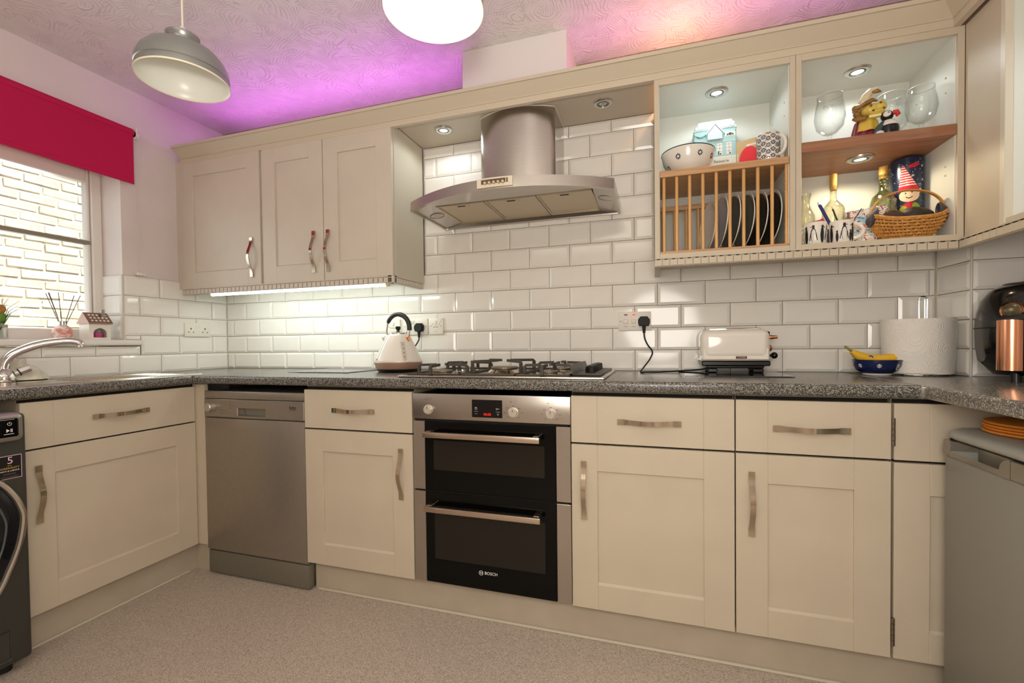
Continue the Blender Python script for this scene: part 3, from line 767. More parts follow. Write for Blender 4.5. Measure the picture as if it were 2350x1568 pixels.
MB().box(1.3935, 1.4045, YF - .0045, YF + .008, 1.3385, 1.372, .0008).build('corner_block', cream_upper_lit, [o for o in bpy.data.objects if o.name == 'pelmet'][0])
# tube light
t = thing('tube_light', 'lit white tube light under the left wall cabinets', 'light', (.8, -.285, 1.336))
MB().box(.24, 1.36, -.300, -.272, 1.344, 1.371).build('batten', upvc, t)
MB().cyl((.243, -.290, 1.3345), (1.350, -.290, 1.3345), .0095, 16).build('tube', whiteled, t)
MB().cyl((1.350, -.290, 1.3345), (1.366, -.290, 1.3345), .0098, 16).cyl((.23, -.290, 1.3345), (.243, -.290, 1.3345), .0098, 16).build('end_cap', mat('cap_cream', '#e3d6a8', .5), t)
lamp('tube_glow', 'AREA', (.8, -.26, 1.325), 2.0, (.86, 1, .95), 1.1, .03, (0, .45, -1))

# cornice: one moulded run along the back and a return towards the camera
prof = [(0, 2.066), (0, 2.092), (-.004, 2.092), (-.004, 2.096), (-.045, 2.132), (-.052, 2.132), (-.052, 2.146), (.02, 2.146), (.02, 2.066)]
b = MB()
def sweep(b, pr, path):   # profile (out, z) along plan polyline with mitres; out is to the right-hand side = -normal
    rings = []
    for i, p in enumerate(path):
        p = Vector(p)
        d0 = (Vector(path[i]) - Vector(path[i - 1])).normalized() if i else None
        d1 = (Vector(path[i + 1]) - Vector(path[i])).normalized() if i < len(path) - 1 else None
        if d0 and d1:
            n0, n1 = Vector((-d0.y, d0.x)), Vector((-d1.y, d1.x)); nn = (n0 + n1); nn = nn / (nn.dot(n0))
        else: d = d0 or d1; nn = Vector((-d.y, d.x))
        rings.append([b.bm.verts.new((p.x + nn.x * o, p.y + nn.y * o, z)) for o, z in pr])
    k = len(pr)
    for A, B in zip(rings, rings[1:]):
        for i in range(k): b._f([A[i], A[(i + 1) % k], B[(i + 1) % k], B[i]])
    b._f(rings[0]); b._f(rings[-1][::-1])
sweep(b, prof, [(.055, YF - .001), (3.515, YF - .001), (3.515, -1.6)])
tag(b.build('cornice', mat('cornice_paint', '#cdbfa9', .42), ang=15), 'long flared cornice along the tops of all wall cabinets', 'cornice')
# soffit between the cabinets over the hood
tag(MB().box(1.403, 2.576, YF + .002, -.002, 2.088, 2.106, .001).build('soffit_panel', mat('soffit_paint', '#c2b6a2', .35)), 'painted soffit panel above the cooker hood holding two spotlights', 'panel')

def downlight(label, x, y, z, on=True, warm=False, power=1.2, spill=True):
    t = thing('downlight', label, 'spotlight', (x, y, z), 0, 'recessed spotlights')
    MB().lathe([(.024, -.001), (.026, -.006), (.036, -.007), (.042, -.004), (.043, 0), (.024, 0)], (x, y, z), 32).build('bezel', mat('bezel_silver', '#c4c3bd', .22, metal=.9), t)
    MB().lathe([(.0185, -.004), (.0205, -.0075), (.0235, -.0065), (.024, -.001)], (x, y, z), 28).build('inner_ring', mat('ring_dark', '#8d8a84', .3, metal=.8), t)
    if on: MB().lathe([(0, -.0045), (.0188, -.0035), (.0188, -.001)], (x, y, z), 24).build('bulb', lampwarm if warm else lampon, t)
    else:
        MB().lathe([(0, .0), (.008, -.001), (.0185, -.0035)], (x, y, z), 24).build('bulb', mat('reflector', '#a9a69f', .1, metal=1), t)
        q = MB()
        for a in range(10): an = a * PI / 5; q.sphere((x + .012 * math.cos(an), y + .012 * math.sin(an), z - .0035), .002, seg=8, rings=6)
        q.build('facets', mat('facet', '#e6e2d8', .05), t)
    if on:
        lamp('spot', 'SPOT', (x, y, z - .012), power, (1, .86, .6) if warm else (.92, .98, 1), .03, direction=(0, .0, -1), spot_size=2.9, spot_blend=.35)
    return t
downlight('lit spotlight in the soffit left of the hood chimney', 1.602, -.164, 2.088, power=2.4)
downlight('unlit spotlight in the soffit right of the hood chimney', 2.366, -.161, 2.088, on=False)

# ---------------------------------------------------------------- cooker hood
t = thing('cooker_hood', 'stainless steel cooker hood with bowed canopy above the hob', 'cooker hood', (1.98, -.25, 1.64))
hx0, hx1, hc = 1.532, 2.428, 1.98
def arc(x, ye=-.372, yc=-.530): u = (x - hc) / (hx1 - hc); return yc + (ye - yc) * u * u
N = 40; b = MB(); top, bot = [], []
zb, zt = 1.642, 1.685
xs = [hx0 + (hx1 - hx0) * i / N for i in range(N + 1)]
outer_b = [b.bm.verts.new((x, arc(x), zb)) for x in xs]; outer_t = [b.bm.verts.new((x, arc(x) + .006, zt)) for x in xs]
bl, br = b.bm.verts.new((hx0, -.004, zb)), b.bm.verts.new((hx1, -.004, zb)); tl, tr = b.bm.verts.new((hx0, -.004, zt)), b.bm.verts.new((hx1, -.004, zt))
for i in range(N): b._f([outer_b[i], outer_b[i + 1], outer_t[i + 1], outer_t[i]])
b._f([bl, outer_b[0], outer_t[0], tl]); b._f([outer_b[-1], br, tr, outer_t[-1]]); b._f(outer_t + [tr, tl]); b._f([bl, br, tr, tl])
# underside rim, inset and step up
def inset(x): return hx0 + .012 + (x - hx0) * (hx1 - hx0 - .024) / (hx1 - hx0)
in_b = [b.bm.verts.new((inset(x), arc(x) + .014, zb)) for x in xs]; in_bl, in_br = b.bm.verts.new((hx0 + .012, -.016, zb)), b.bm.verts.new((hx1 - .012, -.016, zb))
for i in range(N): b._f([outer_b[i + 1], outer_b[i], in_b[i], in_b[i + 1]])
b._f([bl, in_bl, in_b[0], outer_b[0]]); b._f([br, outer_b[-1], in_b[-1], in_br]); b._f([bl, br, in_br, in_bl])
# inner sloped pan up to the filter opening
zf = 1.662
fo = [(1.640, -.340), (2.340, -.340), (2.325, -.035), (1.650, -.035)]
mid = [b.bm.verts.new((inset(x), arc(x) + .016, zb + .006)) for x in xs]; ml, mr = b.bm.verts.new((hx0 + .012, -.018, zb + .006)), b.bm.verts.new((hx1 - .012, -.018, zb + .006))
for i in range(N): b._f([in_b[i + 1], in_b[i], mid[i], mid[i + 1]])
b._f([in_bl, ml, mid[0], in_b[0]]); b._f([in_br, in_b[-1], mid[-1], mr]); b._f([in_bl, in_br, mr, ml])
fv = [b.bm.verts.new((p[0], p[1], zf)) for p in fo]
b._f([ml, mr, fv[2], fv[3]]); b._f([ml, fv[3], fv[0], mid[0]]); b._f([mr, mid[-1], fv[1], fv[2]])
b._f([fv[0], fv[1]] + mid[::-1]) if False else None
k0, k1 = N // 4, 3 * N // 4
b._f([fv[0]] + [mid[i] for i in range(k0, -1, -1)]); b._f([fv[1]] + [mid[i] for i in range(N, k1 - 1, -1)])
b._f([fv[0], fv[1]] + [mid[i] for i in range(k1, k0 - 1, -1)])
can = b.build('canopy', steel_h, t, ang=28)
# three grease filters
mesh_m = mat('filter_mesh', '#cbbda4', .45, metal=.6, noise_amt=.12, noise_scale=500)
for a, b_ in ((1.642, 1.871), (1.874, 2.103), (2.106, 2.336)):
    f = MB(); s0 = .008
    f.box(a, b_, -.338, -.330, zf - .004, zf + .006); f.box(a, b_, -.045, -.037, zf - .004, zf + .006)
    f.box(a, a + s0, -.33, -.045, zf - .004, zf + .006); f.box(b_ - s0, b_, -.33, -.045, zf - .004, zf + .006)
    fo_ = f.build('filter', mat('filter_frame', '#bfb19b', .35, metal=.8), t)
    MB().box(a + s0, b_ - s0, -.33, -.045, zf, zf + .004).build('filter_mesh', mesh_m, fo_)
    xm = (a + b_) / 2
    MB().box(xm - .035, xm + .035, -.325, -.295, zf - .003, zf + .001, .001).build('latch_plate', mesh_m, fo_)
    MB().box(xm - .018, xm + .018, -.318, -.308, zf - .0045, zf - .002).build('latch_slot', dkprint, fo_)
for lx, ly in ((1.592, -.225), (2.383, -.225)):
    l = MB().lathe([(.029, .004), (.030, -.0005), (.034, -.0015), (.036, .0005), (.036, .008)], (lx, ly, 1.6545), 32, m=Matrix.Rotation(math.radians(-8 if lx < hc else 8), 3, 'Y')).build('lamp_ring', mat('ring_dark', '#8d8a84', .3), t)
    MB().lathe([(0, .0), (.018, .0004), (.0295, .002)], (lx, ly, 1.6545), 28, m=Matrix.Rotation(math.radians(-8 if lx < hc else 8), 3, 'Y')).build('lamp_lens', mat('lens', '#c9b798', .15), l)
# control strip with five round buttons
cxs = [1.918, 1.953, 1.988, 2.023, 2.062]
cpb = MB(); n = 12
for i in range(n):
    xa, xb = 1.918 + .144 * i / n, 1.918 + .144 * (i + 1) / n
    cpb.box(xa, xb, arc((xa + xb) / 2) - .003, arc((xa + xb) / 2) + .008, zb + .006, zt - .001)
cp_ = cpb.build('control_strip', mat('strip_beige', '#d9cdb8', .35), t)
dk = MB()
for i in range(n):
    xa, xb = 1.936 + .108 * i / n, 1.936 + .108 * (i + 1) / n
    dk.box(xa, xb, arc((xa + xb) / 2) - .0036, arc((xa + xb) / 2), zb + .019, zt - .007)
dk.build('control_slot', mat('slot_brown', '#5a4a36', .5), cp_)
for i in range(5):
    x = 1.954 + i * .018
    MB().lathe([(0, .012), (.0045, .011), (.0055, .008), (.0055, 0)], (x, arc(x) - .003, zb + .021), 16, axis='y').build('button', mat('button_beige', '#cbb995', .3), cp_)
# chimney: flat sides, bowed front
b = MB(); M_ = 24; cx0, cx1 = 1.812, 2.162
pl_ = [(cx0, -.004), (cx0, -.205)] + [(cx0 + .006 + (cx1 - cx0 - .012) * i / M_, -.213 - .05 * (1 - ((i / M_) * 2 - 1) ** 2)) for i in range(M_ + 1)] + [(cx1, -.205), (cx1, -.004)]
b.prism(pl_, 'z', zt - .003, 2.087).build('chimney', steel_h, t, ang=25)
MB().tube([(x, y - .001, 2.084) for x, y in pl_], .0025, 6).build('chimney_seal', mat('seal', '#d8cfc0', .5), t)
# ---------------------------------------------------------------- open shelf units on the right
ZB, ZT = 1.372, 2.066
def open_unit(name, label, x0, x1, sw=.018):
    t = thing(name, label, 'shelf unit', (x0, YF, 0))
    MB().box(x0, x0 + sw, YF, -.006, ZB, ZT, .001).build('side_panel', cream, t); MB().box(x1 - sw, x1, YF, -.006, ZB, ZT, .001).build('side_panel', cream, t)
    MB().box(x0 + sw, x1 - sw, YF + .001, -.006, 2.048, ZT).build('top_panel', carcass, t)
    MB().box(x0 + sw, x1 - sw, YF, YF + .012, 2.042, ZT, .001).build('top_rail', cream, t)
    MB().box(x0 + sw, x1 - sw, YF, -.006, ZB, 1.388, .001).build('base_panel', cream, t)
    MB().box(x0 + sw, x1 - sw, -.014, -.008, 1.388, 2.048).build('back_panel', carcass, t)
    MB().box(x0 + sw, x0 + sw + .002, YF + .012, -.014, 1.388, 2.048).build('liner', carcass, t); MB().box(x1 - sw - .002, x1 - sw, YF + .012, -.014, 1.388, 2.048).build('liner', carcass, t)
    pg = MB()
    for z in (1.45, 1.48, 1.60, 1.63, 1.88, 1.93):
        for yy in (-.07, -.25): pg.cyl((x1 - sw - .0055, yy, z), (x1 - sw - .001, yy, z), .003, 8)
    pg.build('shelf_pegs', mat('peg', '#c9c5b8', .3), t)
    return t
ru = open_unit('plate_rack_unit', 'open shelf unit with a wooden plate rack, right of the cooker hood', 2.578, 3.0625)
du = open_unit('display_unit', 'open shelf unit with a wooden shelf of glasses in the corner', 3.0635, 3.547)
MB().box(2.598, 3.0435, YF + .004, -.016, 1.686, 1.711, .0015).build('shelf', oak, ru)
MB().box(3.082, 3.528, YF + .002, -.016, 1.716, 1.752, .0015).build('shelf', walnut, du)
# plate rack: rails and ten dowels in front and behind
MB().box(2.598, 3.0435, -.302, -.282, 1.388, 1.398, .001).build('rack_rail', oak, ru)
MB().box(2.598, 3.0435, -.108, -.09, 1.388, 1.398, .001).build('rack_rail', oak, ru)
MB().box(2.598, 3.0435, -.108, -.09, 1.606, 1.626, .001).build('rack_rail', oak, ru)
me = None
for yy, top in ((-.292, 1.687), (-.099, 1.607)):
    for i in range(10):
        mb = MB().cyl((0, 0, 1.397), (0, 0, top), .0062, 12); mb.bm.verts.ensure_lookup_table()
        o = mb.build('dowel', oak_z, ru, local=True); o.matrix_local = WM[ru].inverted() @ Matrix.Translation((2.6135 + i * .0472, yy, 0))
# right-hand run: filler panel and an open bay that faces -X
t = thing('wall_shelf_unit', 'open wall unit at the right edge with a broad filler panel', 'shelf unit', (3.546, -.8, ZB))
MB().box(3.5475, 3.565, -.478, YF - .001, ZB, ZT, .001).build('filler_panel', cream, t)
MB().box(3.541, XR - .012, -.499, -.479, ZB, ZT, .001).build('side_panel', mat('panel_edge', '#d9d0bd', .4), t)
MB().box(3.56, XR - .013, -.5005, -.499, 1.392, 2.048).build('liner', carcass, t)
MB().box(XR - .02, XR - .012, -1.3, -.4995, ZB, ZT).build('back_panel', carcass, t)
MB().box(3.545, XR - .012, -1.3, -.4995, 2.048, ZT, .001).build('top_panel', carcass, t); MB().box(3.545, XR - .012, -1.3, -.4995, ZB, 1.390, .001).build('base_panel', cream, t)
MB().box(3.541, XR - .012, -1.32, -1.3, ZB, ZT, .001).build('side_panel', cream, t)
q = MB()
for z in (1.50, 1.75, 1.98): q.lathe([(0, .003), (.004, .003), (.006, 0)], (3.62, -.5005, z), 12, axis='y')
q.build('screw_caps', MATS['peg'], t)
lamp('bay_spot', 'SPOT', (3.69, -.85, 2.035), 4, (.9, .97, 1), .02, direction=(0, .15, -1), spot_size=2.4, spot_blend=.9)

downlight('lit spotlight above the blue house tin', 2.819, -.175, 2.048, power=2.0)
downlight('lit spotlight above the wine glasses', 3.304, -.160, 2.048, power=2.2)
downlight('warm lit spotlight under the wooden display shelf', 3.306, -.180, 1.716, warm=True, power=4)

# ---- plates in the rack
def plate(label, x, rim_m, face_m, r=.113):
    t = thing('plate', label, 'plate', (x, -.195, 1.398), 0, 'plates in the rack')
    M_ = Matrix.Rotation(math.radians(4.5), 4, 'Y')
    prof = [(0, .002), (r * .55, .002), (r * .62, .004), (r * .95, .017), (r, .019), (r, .016), (r * .93, .012), (r * .66, -.002), (r * .6, -.004), (0, -.003)]
    # profile axis turned along -X so the eating side faces left
    T = Matrix.Rotation(math.radians(11), 4, 'Z') @ M_ @ Matrix.Rotation(-PI / 2, 4, 'Y')
    c = Vector((x + .009, -.195, 1.398 + r))
    b = MB().lathe([(a, z) for a, z in prof], c, 40, m=T.to_3x3()); b.build('dish', rim_m, t, ang=40)
    MB().lathe([(0, .0026), (r * .55, .0026), (r * .62, .0046), (r * .90, .0163)], c, 40, m=T.to_3x3()).build('face', face_m, t, ang=40)
pw_ = mat('plate_rim', '#e4ddd0', .2)
pf1 = mat('plate_face_lilac', '#b9b3b8', .25); pf2 = mat('plate_face_green', '#5f655c', .25); pf3 = mat('plate_face_dark', '#35332d', .25, noise_amt=.5, noise_scale=160)
plate('first plate from the left in the rack, pale white face', 2.788, pw_, mat('plate_face_pale', '#d5d2cc', .25), .10)
plate('second plate from the left in the rack, pale lilac face', 2.826, pw_, pf1)
plate('third plate from the left in the rack, plain grey-green face', 2.869, pw_, pf2)
plate('fourth plate from the left in the rack, grey-green face', 2.916, pw_, mat('plate_face_sage', '#6c7268', .25))
plate('fifth plate from the left in the rack, dark speckled face', 2.960, pw_, pf3)
plate('rightmost plate in the rack, dark speckled face', 3.005, pw_, pf3)

# ---- on the plate rack shelf (z = 1.711)
Z = 1.711
navy = mat('navy_glaze', '#1f2340', .15)
def blossom(s, z, c, d, R):     # ring of eight dots
    for k in range(8):
        a = k * PI / 4
        if ell(s, z, c + R * .72 * math.cos(a), d + R * .72 * math.sin(a), R * .22, R * .30, a - PI / 2): return True
    return False
t = thing('bowl', 'large cream bowl with a dark rim and little dot flowers, left on the rack shelf', 'bowl', (2.707, -.205, Z))
bp = [(0, 0), (.045, 0), (.05, .006), (.075, .025), (.094, .055), (.102, .092), (.099, .092), (.09, .056), (.07, .03), (0, .012)]
MB().lathe(bp, (2.707, -.205, Z), 48).build('body', cermwhite, t, ang=50)
MB().lathe([(.1005, .090), (.1030, .0915), (.1025, .094), (.0985, .0935), (.0985, .091)], (2.707, -.205, Z), 48).build('rim_line', navy, t)
def bowl_r(z):
    for (r0, z0), (r1, z1) in zip(bp[1:6], bp[2:6]):
        if z0 <= z <= z1 and z1 > z0: return r0 + (r1 - r0) * (z - z0) / (z1 - z0)
    return .1
def on_lathe(c, rf, off=.0006):
    return lambda s, z: (c[0] + (rf(z) + off) * math.sin(s), c[1] - (rf(z) + off) * math.cos(s), c[2] + z)
for k, (s, z) in enumerate(((-.45, .056), (.42, .060), (1.1, .058), (-1.15, .03))):
    decal('dot_flower', t, s - .13, s + .13, z - .012, z + .012, 22, 22, lambda a, b, s=s, z=z: 0 if blossom((a - s) * .095, b - z, 0, 0, .0105) else None, on_lathe((2.707, -.205, Z), bowl_r), [navy])

# blue tin shaped as a town house
t = thing('house_tin', 'pale blue tin shaped like a snowy town house', 'tin', (2.818, -.09, Z))
tx0, tx1, ty = 2.738, 2.899, -.12
tb = mat('tin_blue', '#a9d3d6', .3); tsn = mat('tin_snow', '#dfeef0', .35)
MB().box(tx0, tx1, ty, ty + .075, Z, Z + .222, .002).build('body', tb, t)
rb = MB(); A = [(tx0 - .002, ty - .002), (tx1 + .002, ty - .002), (tx1 + .002, ty + .077), (tx0 - .002, ty + .077)]; Bq = [(tx0 + .022, ty + .012), (tx1 - .016, ty + .012), (tx1 - .016, ty + .06), (tx0 + .022, ty + .06)]
va = [rb.bm.verts.new((x, y, Z + .212)) for x, y in A]; vb = [rb.bm.verts.new((x, y, Z + .252)) for x, y in Bq]
for i in range(4): rb._f([va[i], va[(i + 1) % 4], vb[(i + 1) % 4], vb[i]])
rb._f(vb); rb._f(va[::-1])
rb.build('roof', tsn, t, ang=15)
sc_ = MB()
for r in range(3):
    for i in range(11):
        u = (i + (.5 if r % 2 else 0)) / 11; zz = Z + .216 + r * .011; yy = ty - .002 + (zz - Z - .212) * .35
        sc_.box(tx0 + .004 + r * .006 + u * (.15 - r * .01), tx0 + .004 + r * .006 + u * (.15 - r * .01) + .0115, yy - .003, yy + .002, zz, zz + .0095, .001)
sc_.build('roof_scallops', tsn, t)
MB().prism([(2.790, Z + .17), (2.846, Z + .17), (2.846, Z + .195), (2.818, Z + .228), (2.790, Z + .195)], 'y', ty - .006, ty + .03).build('dormer', mat('tin_pale', '#cfe6e6', .3), t)
MB().prism([(2.786, Z + .192), (2.818, Z + .231), (2.850, Z + .192), (2.850, Z + .198), (2.818, Z + .238), (2.786, Z + .198)], 'y', ty - .009, ty - .002).build('dormer_snow', tsn, t)
tw = mat('tin_window', '#f0ebe0', .35); tgreen = mat('holly_green', '#3d5b4a', .5); tred = mat('awning_red', '#b4524c', .4); tbl = mat('balcony_blue', '#5d8a9a', .4); tbr = mat('sign_brown', '#7a5a48', .5)
def housefront(s, z):
    for wx in (2.764, 2.798, 2.836, 2.872):
        if rc(s, z, wx - .0105, wx + .0105, .103, .146) or ell(s, z, wx, .146, .0105, .008):
            if abs(s - wx) < .0009 or abs((z - .103) % .014) < .001: return 2
            if ell(s, z, wx - .004, .112, .003, .009) and wx in (2.836,): return 1
            if ell(s, z, wx + .004, .108, .003, .004): return 4
            return 0
    if rc(s, z, 2.738, 2.899, .158, .161) or rc(s, z, 2.738, 2.899, .094, .097): return 0
    if rc(s, z, 2.79, 2.846, .158, .172) and (abs(s * 1000 % 4) < 1.1 or z > .170 or z < .160): return 2
    if rc(s, z, 2.857, 2.895, .178, .196):
        return 4 if ell(s, z, 2.866, .184, .004, .004) or ell(s, z, 2.886, .184, .004, .004) else (1 if ell(s, z, 2.876, .186, .006, .006) else 0)
    if rc(s, z, 2.738, 2.899, .06, .094): return 5
    if rc(s, z, 2.805, 2.897, .036, .056): return 3 if int((s - 2.805) * 1000 / 9) % 2 == 0 else 0
    if rc(s, z, 2.74, 2.897, .022, .037) and (math.sin(s * 900) * math.sin(z * 1300 + s * 300) > .25): return 1
    if rc(s, z, 2.79, 2.897, .0, .034): return 0
    g = .196 - .012 * abs(math.sin((s - 2.738) * 60))
    if (s < 2.786 or s > 2.850) and abs(z - g) < .004 and math.sin(s * 1500) > -.3: return 1
    return None
decal('painted_front', t, tx0 + .001, tx1 - .001, .001, .205, 130, 165, housefront, lambda s, z: (s, ty - .0006, Z + z), [tw, tgreen, tbl, tred, tbr, mat('tin_cream', '#dde3d6', .35)])
text('Patisserie', t, (2.842, ty - .0012, Z + .078), .015, tbr)

# greeting card with a red balloon shape
p, q = Vector((2.897, -.117)), Vector((3.034, -.183)); d = (q - p).normalized(); nrm = Vector((d.y, -d.x))
t = thing('greeting_card', 'kraft greeting card with a big red spot behind the floral mug', 'card', (2.965, -.15, Z))
Tc = Matrix((( d.x, nrm.x, 0, p.x), (d.y, nrm.y, 0, p.y), (0, 0, 1, Z), (0, 0, 0, 1)))
kraft = mat('kraft_card', '#c7ab7c', .8)
cb_ = MB(); cb_.box(0, .152, -.0006, .0006, 0, .146, m=Tc); cb_.box(0, .152, -.02, -.0188, 0, .146, m=Tc @ Matrix.Translation((0, -.018, 0)) @ Matrix.Rotation(.1, 4, 'Z'))
cb_.build('card', kraft, t)
def cardpic(s, z):
    if ell(s, z, .050, .066, .036, .052): return 0
    if ell(s, z, .080, .022, .009, .010): return 1
    if rc(s, z, .04, .15, .118, .126) and ell((s * 1000 % 7), 0, 3.5, 0, 3, 9) : return 1
    if rc(s, z, .006, .010, .0, .10) and (z * 1000 % 9) < 5: return 1
    return None
decal('printed_front', t, .002, .15, .001, .144, 110, 105, cardpic, lambda s, z: tuple(Tc @ Vector((s, .0012, z))), [mat('card_red', '#e0303a', .6), whiteprint])

# floral mug
def mug(name, label, c, r, h, ang, body=cermwhite, hs=.028):
    t = thing(name, label, 'mug', c)
    MB().lathe([(0, .0), (r * .9, 0), (r * .97, .004), (r, h * .5), (r * 1.02, h - .002), (r * .99, h), (r * .94, h - .002), (r * .92, .008), (0, .006)], c, 40).build('body', body, t, ang=50)
    D = Vector((math.cos(ang), math.sin(ang), 0)); pts = []
    for i in range(15):
        a = -PI * .5 + PI * i / 14
        pts.append(Vector(c) + D * (r * .97 + hs * math.cos(a)) + Vector((0, 0, h * .52 + h * .33 * math.sin(a))))
    MB().tube(pts, .0062, 10).build('handle', body, t)
    return t
FMC = (2.985, -.262, Z)
fm = mug('mug', 'white mug covered in navy flowers on the rack shelf', FMC, .0385, .103, -.6, hs=.022)
def floral(s, z):
    u = s * .041; k = math.floor(u / .017); v = z + (.008 if k % 2 else 0)
    cu, cv = (k + .5) * .017, (math.floor(v / .024) + .5) * .024
    if blossom(u, v, cu, cv, .0085): return 0
    if ell(u, v, cu + .0085, cv + .012, .0022, .0065, .35) or ell(u, v, cu - .0085, cv + .011, .0018, .006, -.4): return 0
    if ell(u, v, cu, cv, .0015, .0015): return 0
    return None
decal('flower_pattern', fm, -1.9, 1.9, .006, .099, 150, 90, floral, on_lathe(FMC, lambda z: .0372 + .0020 * min(1, z / .05)), [navy])

# ---- on the wooden shelf of the display unit (z = 1.752)
Z = 1.752
def goblet(label, c, r, h, stem=.055, words=None, lean=0):
    t = thing('beer_glass', label, 'glass', c)
    z0 = stem; H = h - stem
    o = [(.0, z0), (r * .45, z0 + H * .03), (r * .85, z0 + H * .18), (r, z0 + H * .42), (r * .93, z0 + H * .66), (r * .80, z0 + H * .88), (r * .79, z0 + H)]
    i = [(a - .0014 if a > .002 else 0, z + (.002 if k < 2 else 0)) for k, (a, z) in enumerate(o)][::-1]
    MB().lathe(o + i, c, 40).build('bowl', glass, t, ang=60)
    MB().lathe([(0, 0), (r * .78, 0), (r * .78, .002), (r * .3, .006), (.007, .014), (.006, stem * .6), (.009, stem), (0, stem + .001)], c, 32).build('stem', glass, t, ang=60)
    MB().lathe([(r * .79, h - .0015), (r * .805, h - .0008), (r * .80, h + .0006), (r * .775, h + .0004), (r * .77, h - .001)], c, 40).build('rim', mat('rim_glint', '#dfe6e4', .1), t)
    if words:
        tx = MB()
        ob = text(words, t, (c[0], c[1] - r * .93 - .001, c[2] + z0 + H * .60), .0165, mat('etched', '#b9beb9', .6), label='etched lettering')
        for v in ob.data.vertices:
            x = v.co.x; v.co.y += r * .93 - math.sqrt(max(0, (r * .93) ** 2 - x * x))
        ea = MB().tube([(c[0] + .014 * math.cos(a), c[1] - r * .86 - .001, c[2] + z0 + H * .70 + .01 * math.sin(a)) for a in [PI * k / 12 for k in range(13)]], .0006, 4)
        ea.build('etched_arch', MATS['etched'], t)
    return t
goblet('tulip beer glass with etched lettering, leftmost on the wooden shelf', (3.199, -.21, Z), .050, .196, .052, 'PORETTI')
goblet('tulip beer glass just right of the puffin figurine', (3.427, -.118, Z), .053, .206, .06, 'PORETTI')
goblet('smaller tulip beer glass at the right end of the wooden shelf', (3.474, -.215, Z), .046, .172, .05)

t = thing('cow_figurine', 'ceramic cow figurine in a maroon robe with yellow collar', 'figurine', (3.312, -.2, Z))
maroon = mat('maroon_glaze', '#8c2f3f', .2); yel = mat('yellow_glaze', '#e3c04f', .2); brn = mat('brown_glaze', '#9a7138', .3, noise_amt=.25, noise_scale=60); tan = mat('tuft_cream', '#e6d6b4', .35)
c = Vector((3.312, -.2, Z))
def pleat(prof, n, amp, c, seg_=48):
    def fn(u, v):
        k = v * (len(prof) - 1); i = min(int(k), len(prof) - 2); f = k - i
        r = prof[i][0] + (prof[i + 1][0] - prof[i][0]) * f; z = prof[i][1] + (prof[i + 1][1] - prof[i][1]) * f
        a = u * 2 * PI; r *= 1 + amp * math.sin(n * a) * (1 - v * .5)
        return (c[0] + r * math.cos(a), c[1] + r * .85 * math.sin(a), c[2] + z)
    return MB().grid(seg_, 14, fn, True)
pleat([(.044, 0), (.042, .03), (.036, .06), (.03, .085), (.02, .095)], 9, .06, c).build('robe', maroon, t)
pleat([(.039, .042), (.036, .055), (.031, .078), (.022, .094)], 7, .09, c + Vector((.004, -.008, 0))).build('collar', yel, t)
h = MB().sphere(c + Vector((.014, -.018, .117)), .027, (1.2, 1.0, .85), 24, 16).sphere(c + Vector((.034, -.032, .120)), .0185, (1.1, 1, .9), 20, 12).sphere(c + Vector((.022, -.038, .103)), .0165, (1.4, .8, .6), 20, 12).sphere(c + Vector((.040, -.03, .136)), .008, (1, .8, 1.3), 12, 8)
head = h.build('head', mat('face_yellow', '#dfc65e', .25), t)
sp_ = MB()
for p_, q_ in (((.002, -.046, .124), 1), ((.030, -.049, .129), 1), ((.008, -.050, .104), 1), ((.040, -.047, .110), .9)): sp_.sphere(c + Vector(p_), .0038 * q_, (1.15, .7, 1), seg=10, rings=8)
sp_.build('face_spots', mat('spot_brown', '#7b4a1f', .4), head)
hr = MB()
hr.sphere(c + Vector((-.008, -.004, .132)), .029, (1.1, .9, .75), 22, 14)
for k in range(8):
    a = k * .8; hr.sphere(c + Vector((-.026 + .004 * math.sin(a * 2), -.014 - .004 * math.cos(a * 3), .092 + k * .0062)), .0125 + .002 * math.sin(k * 2.1), (1, .9, .8), 14, 10)
hr.tube([c + Vector((-.034, -.028, .128)), c + Vector((-.014, -.040, .138)), c + Vector((.008, -.038, .147)), c + Vector((.026, -.028, .146))], [.006, .0075, .007, .004], 10)
hr.tube([c + Vector((-.042, -.02, .094)), c + Vector((-.034, -.032, .084)), c + Vector((-.014, -.038, .084)), c + Vector((-.006, -.036, .094))], [.006, .008, .0075, .005], 10)
hr.build('curls', brn, t)
MB().tube([c + Vector((-.008, -.012, .15)), c + Vector((-.002, -.014, .172)), c + Vector((.012, -.016, .186)), c + Vector((.028, -.016, .188)), c + Vector((.042, -.018, .180))], [.016, .014, .012, .010, .003], 12).sphere(c + Vector((-.002, -.012, .154)), .02, (1.1, .9, .7)).build('tuft', tan, t)
MB().tube([c + Vector((.012, -.028, .178)), c + Vector((.026, -.028, .181)), c + Vector((.040, -.027, .177))], [.003, .008, .002], 10).build('ear', brn, t)
MB().tube([c + Vector((.0, -.034, .09)), c + Vector((.03, -.044, .088)), c + Vector((.044, -.036, .1))], [.008, .0085, .006], 10).build('arm', MATS['face_yellow'], t)

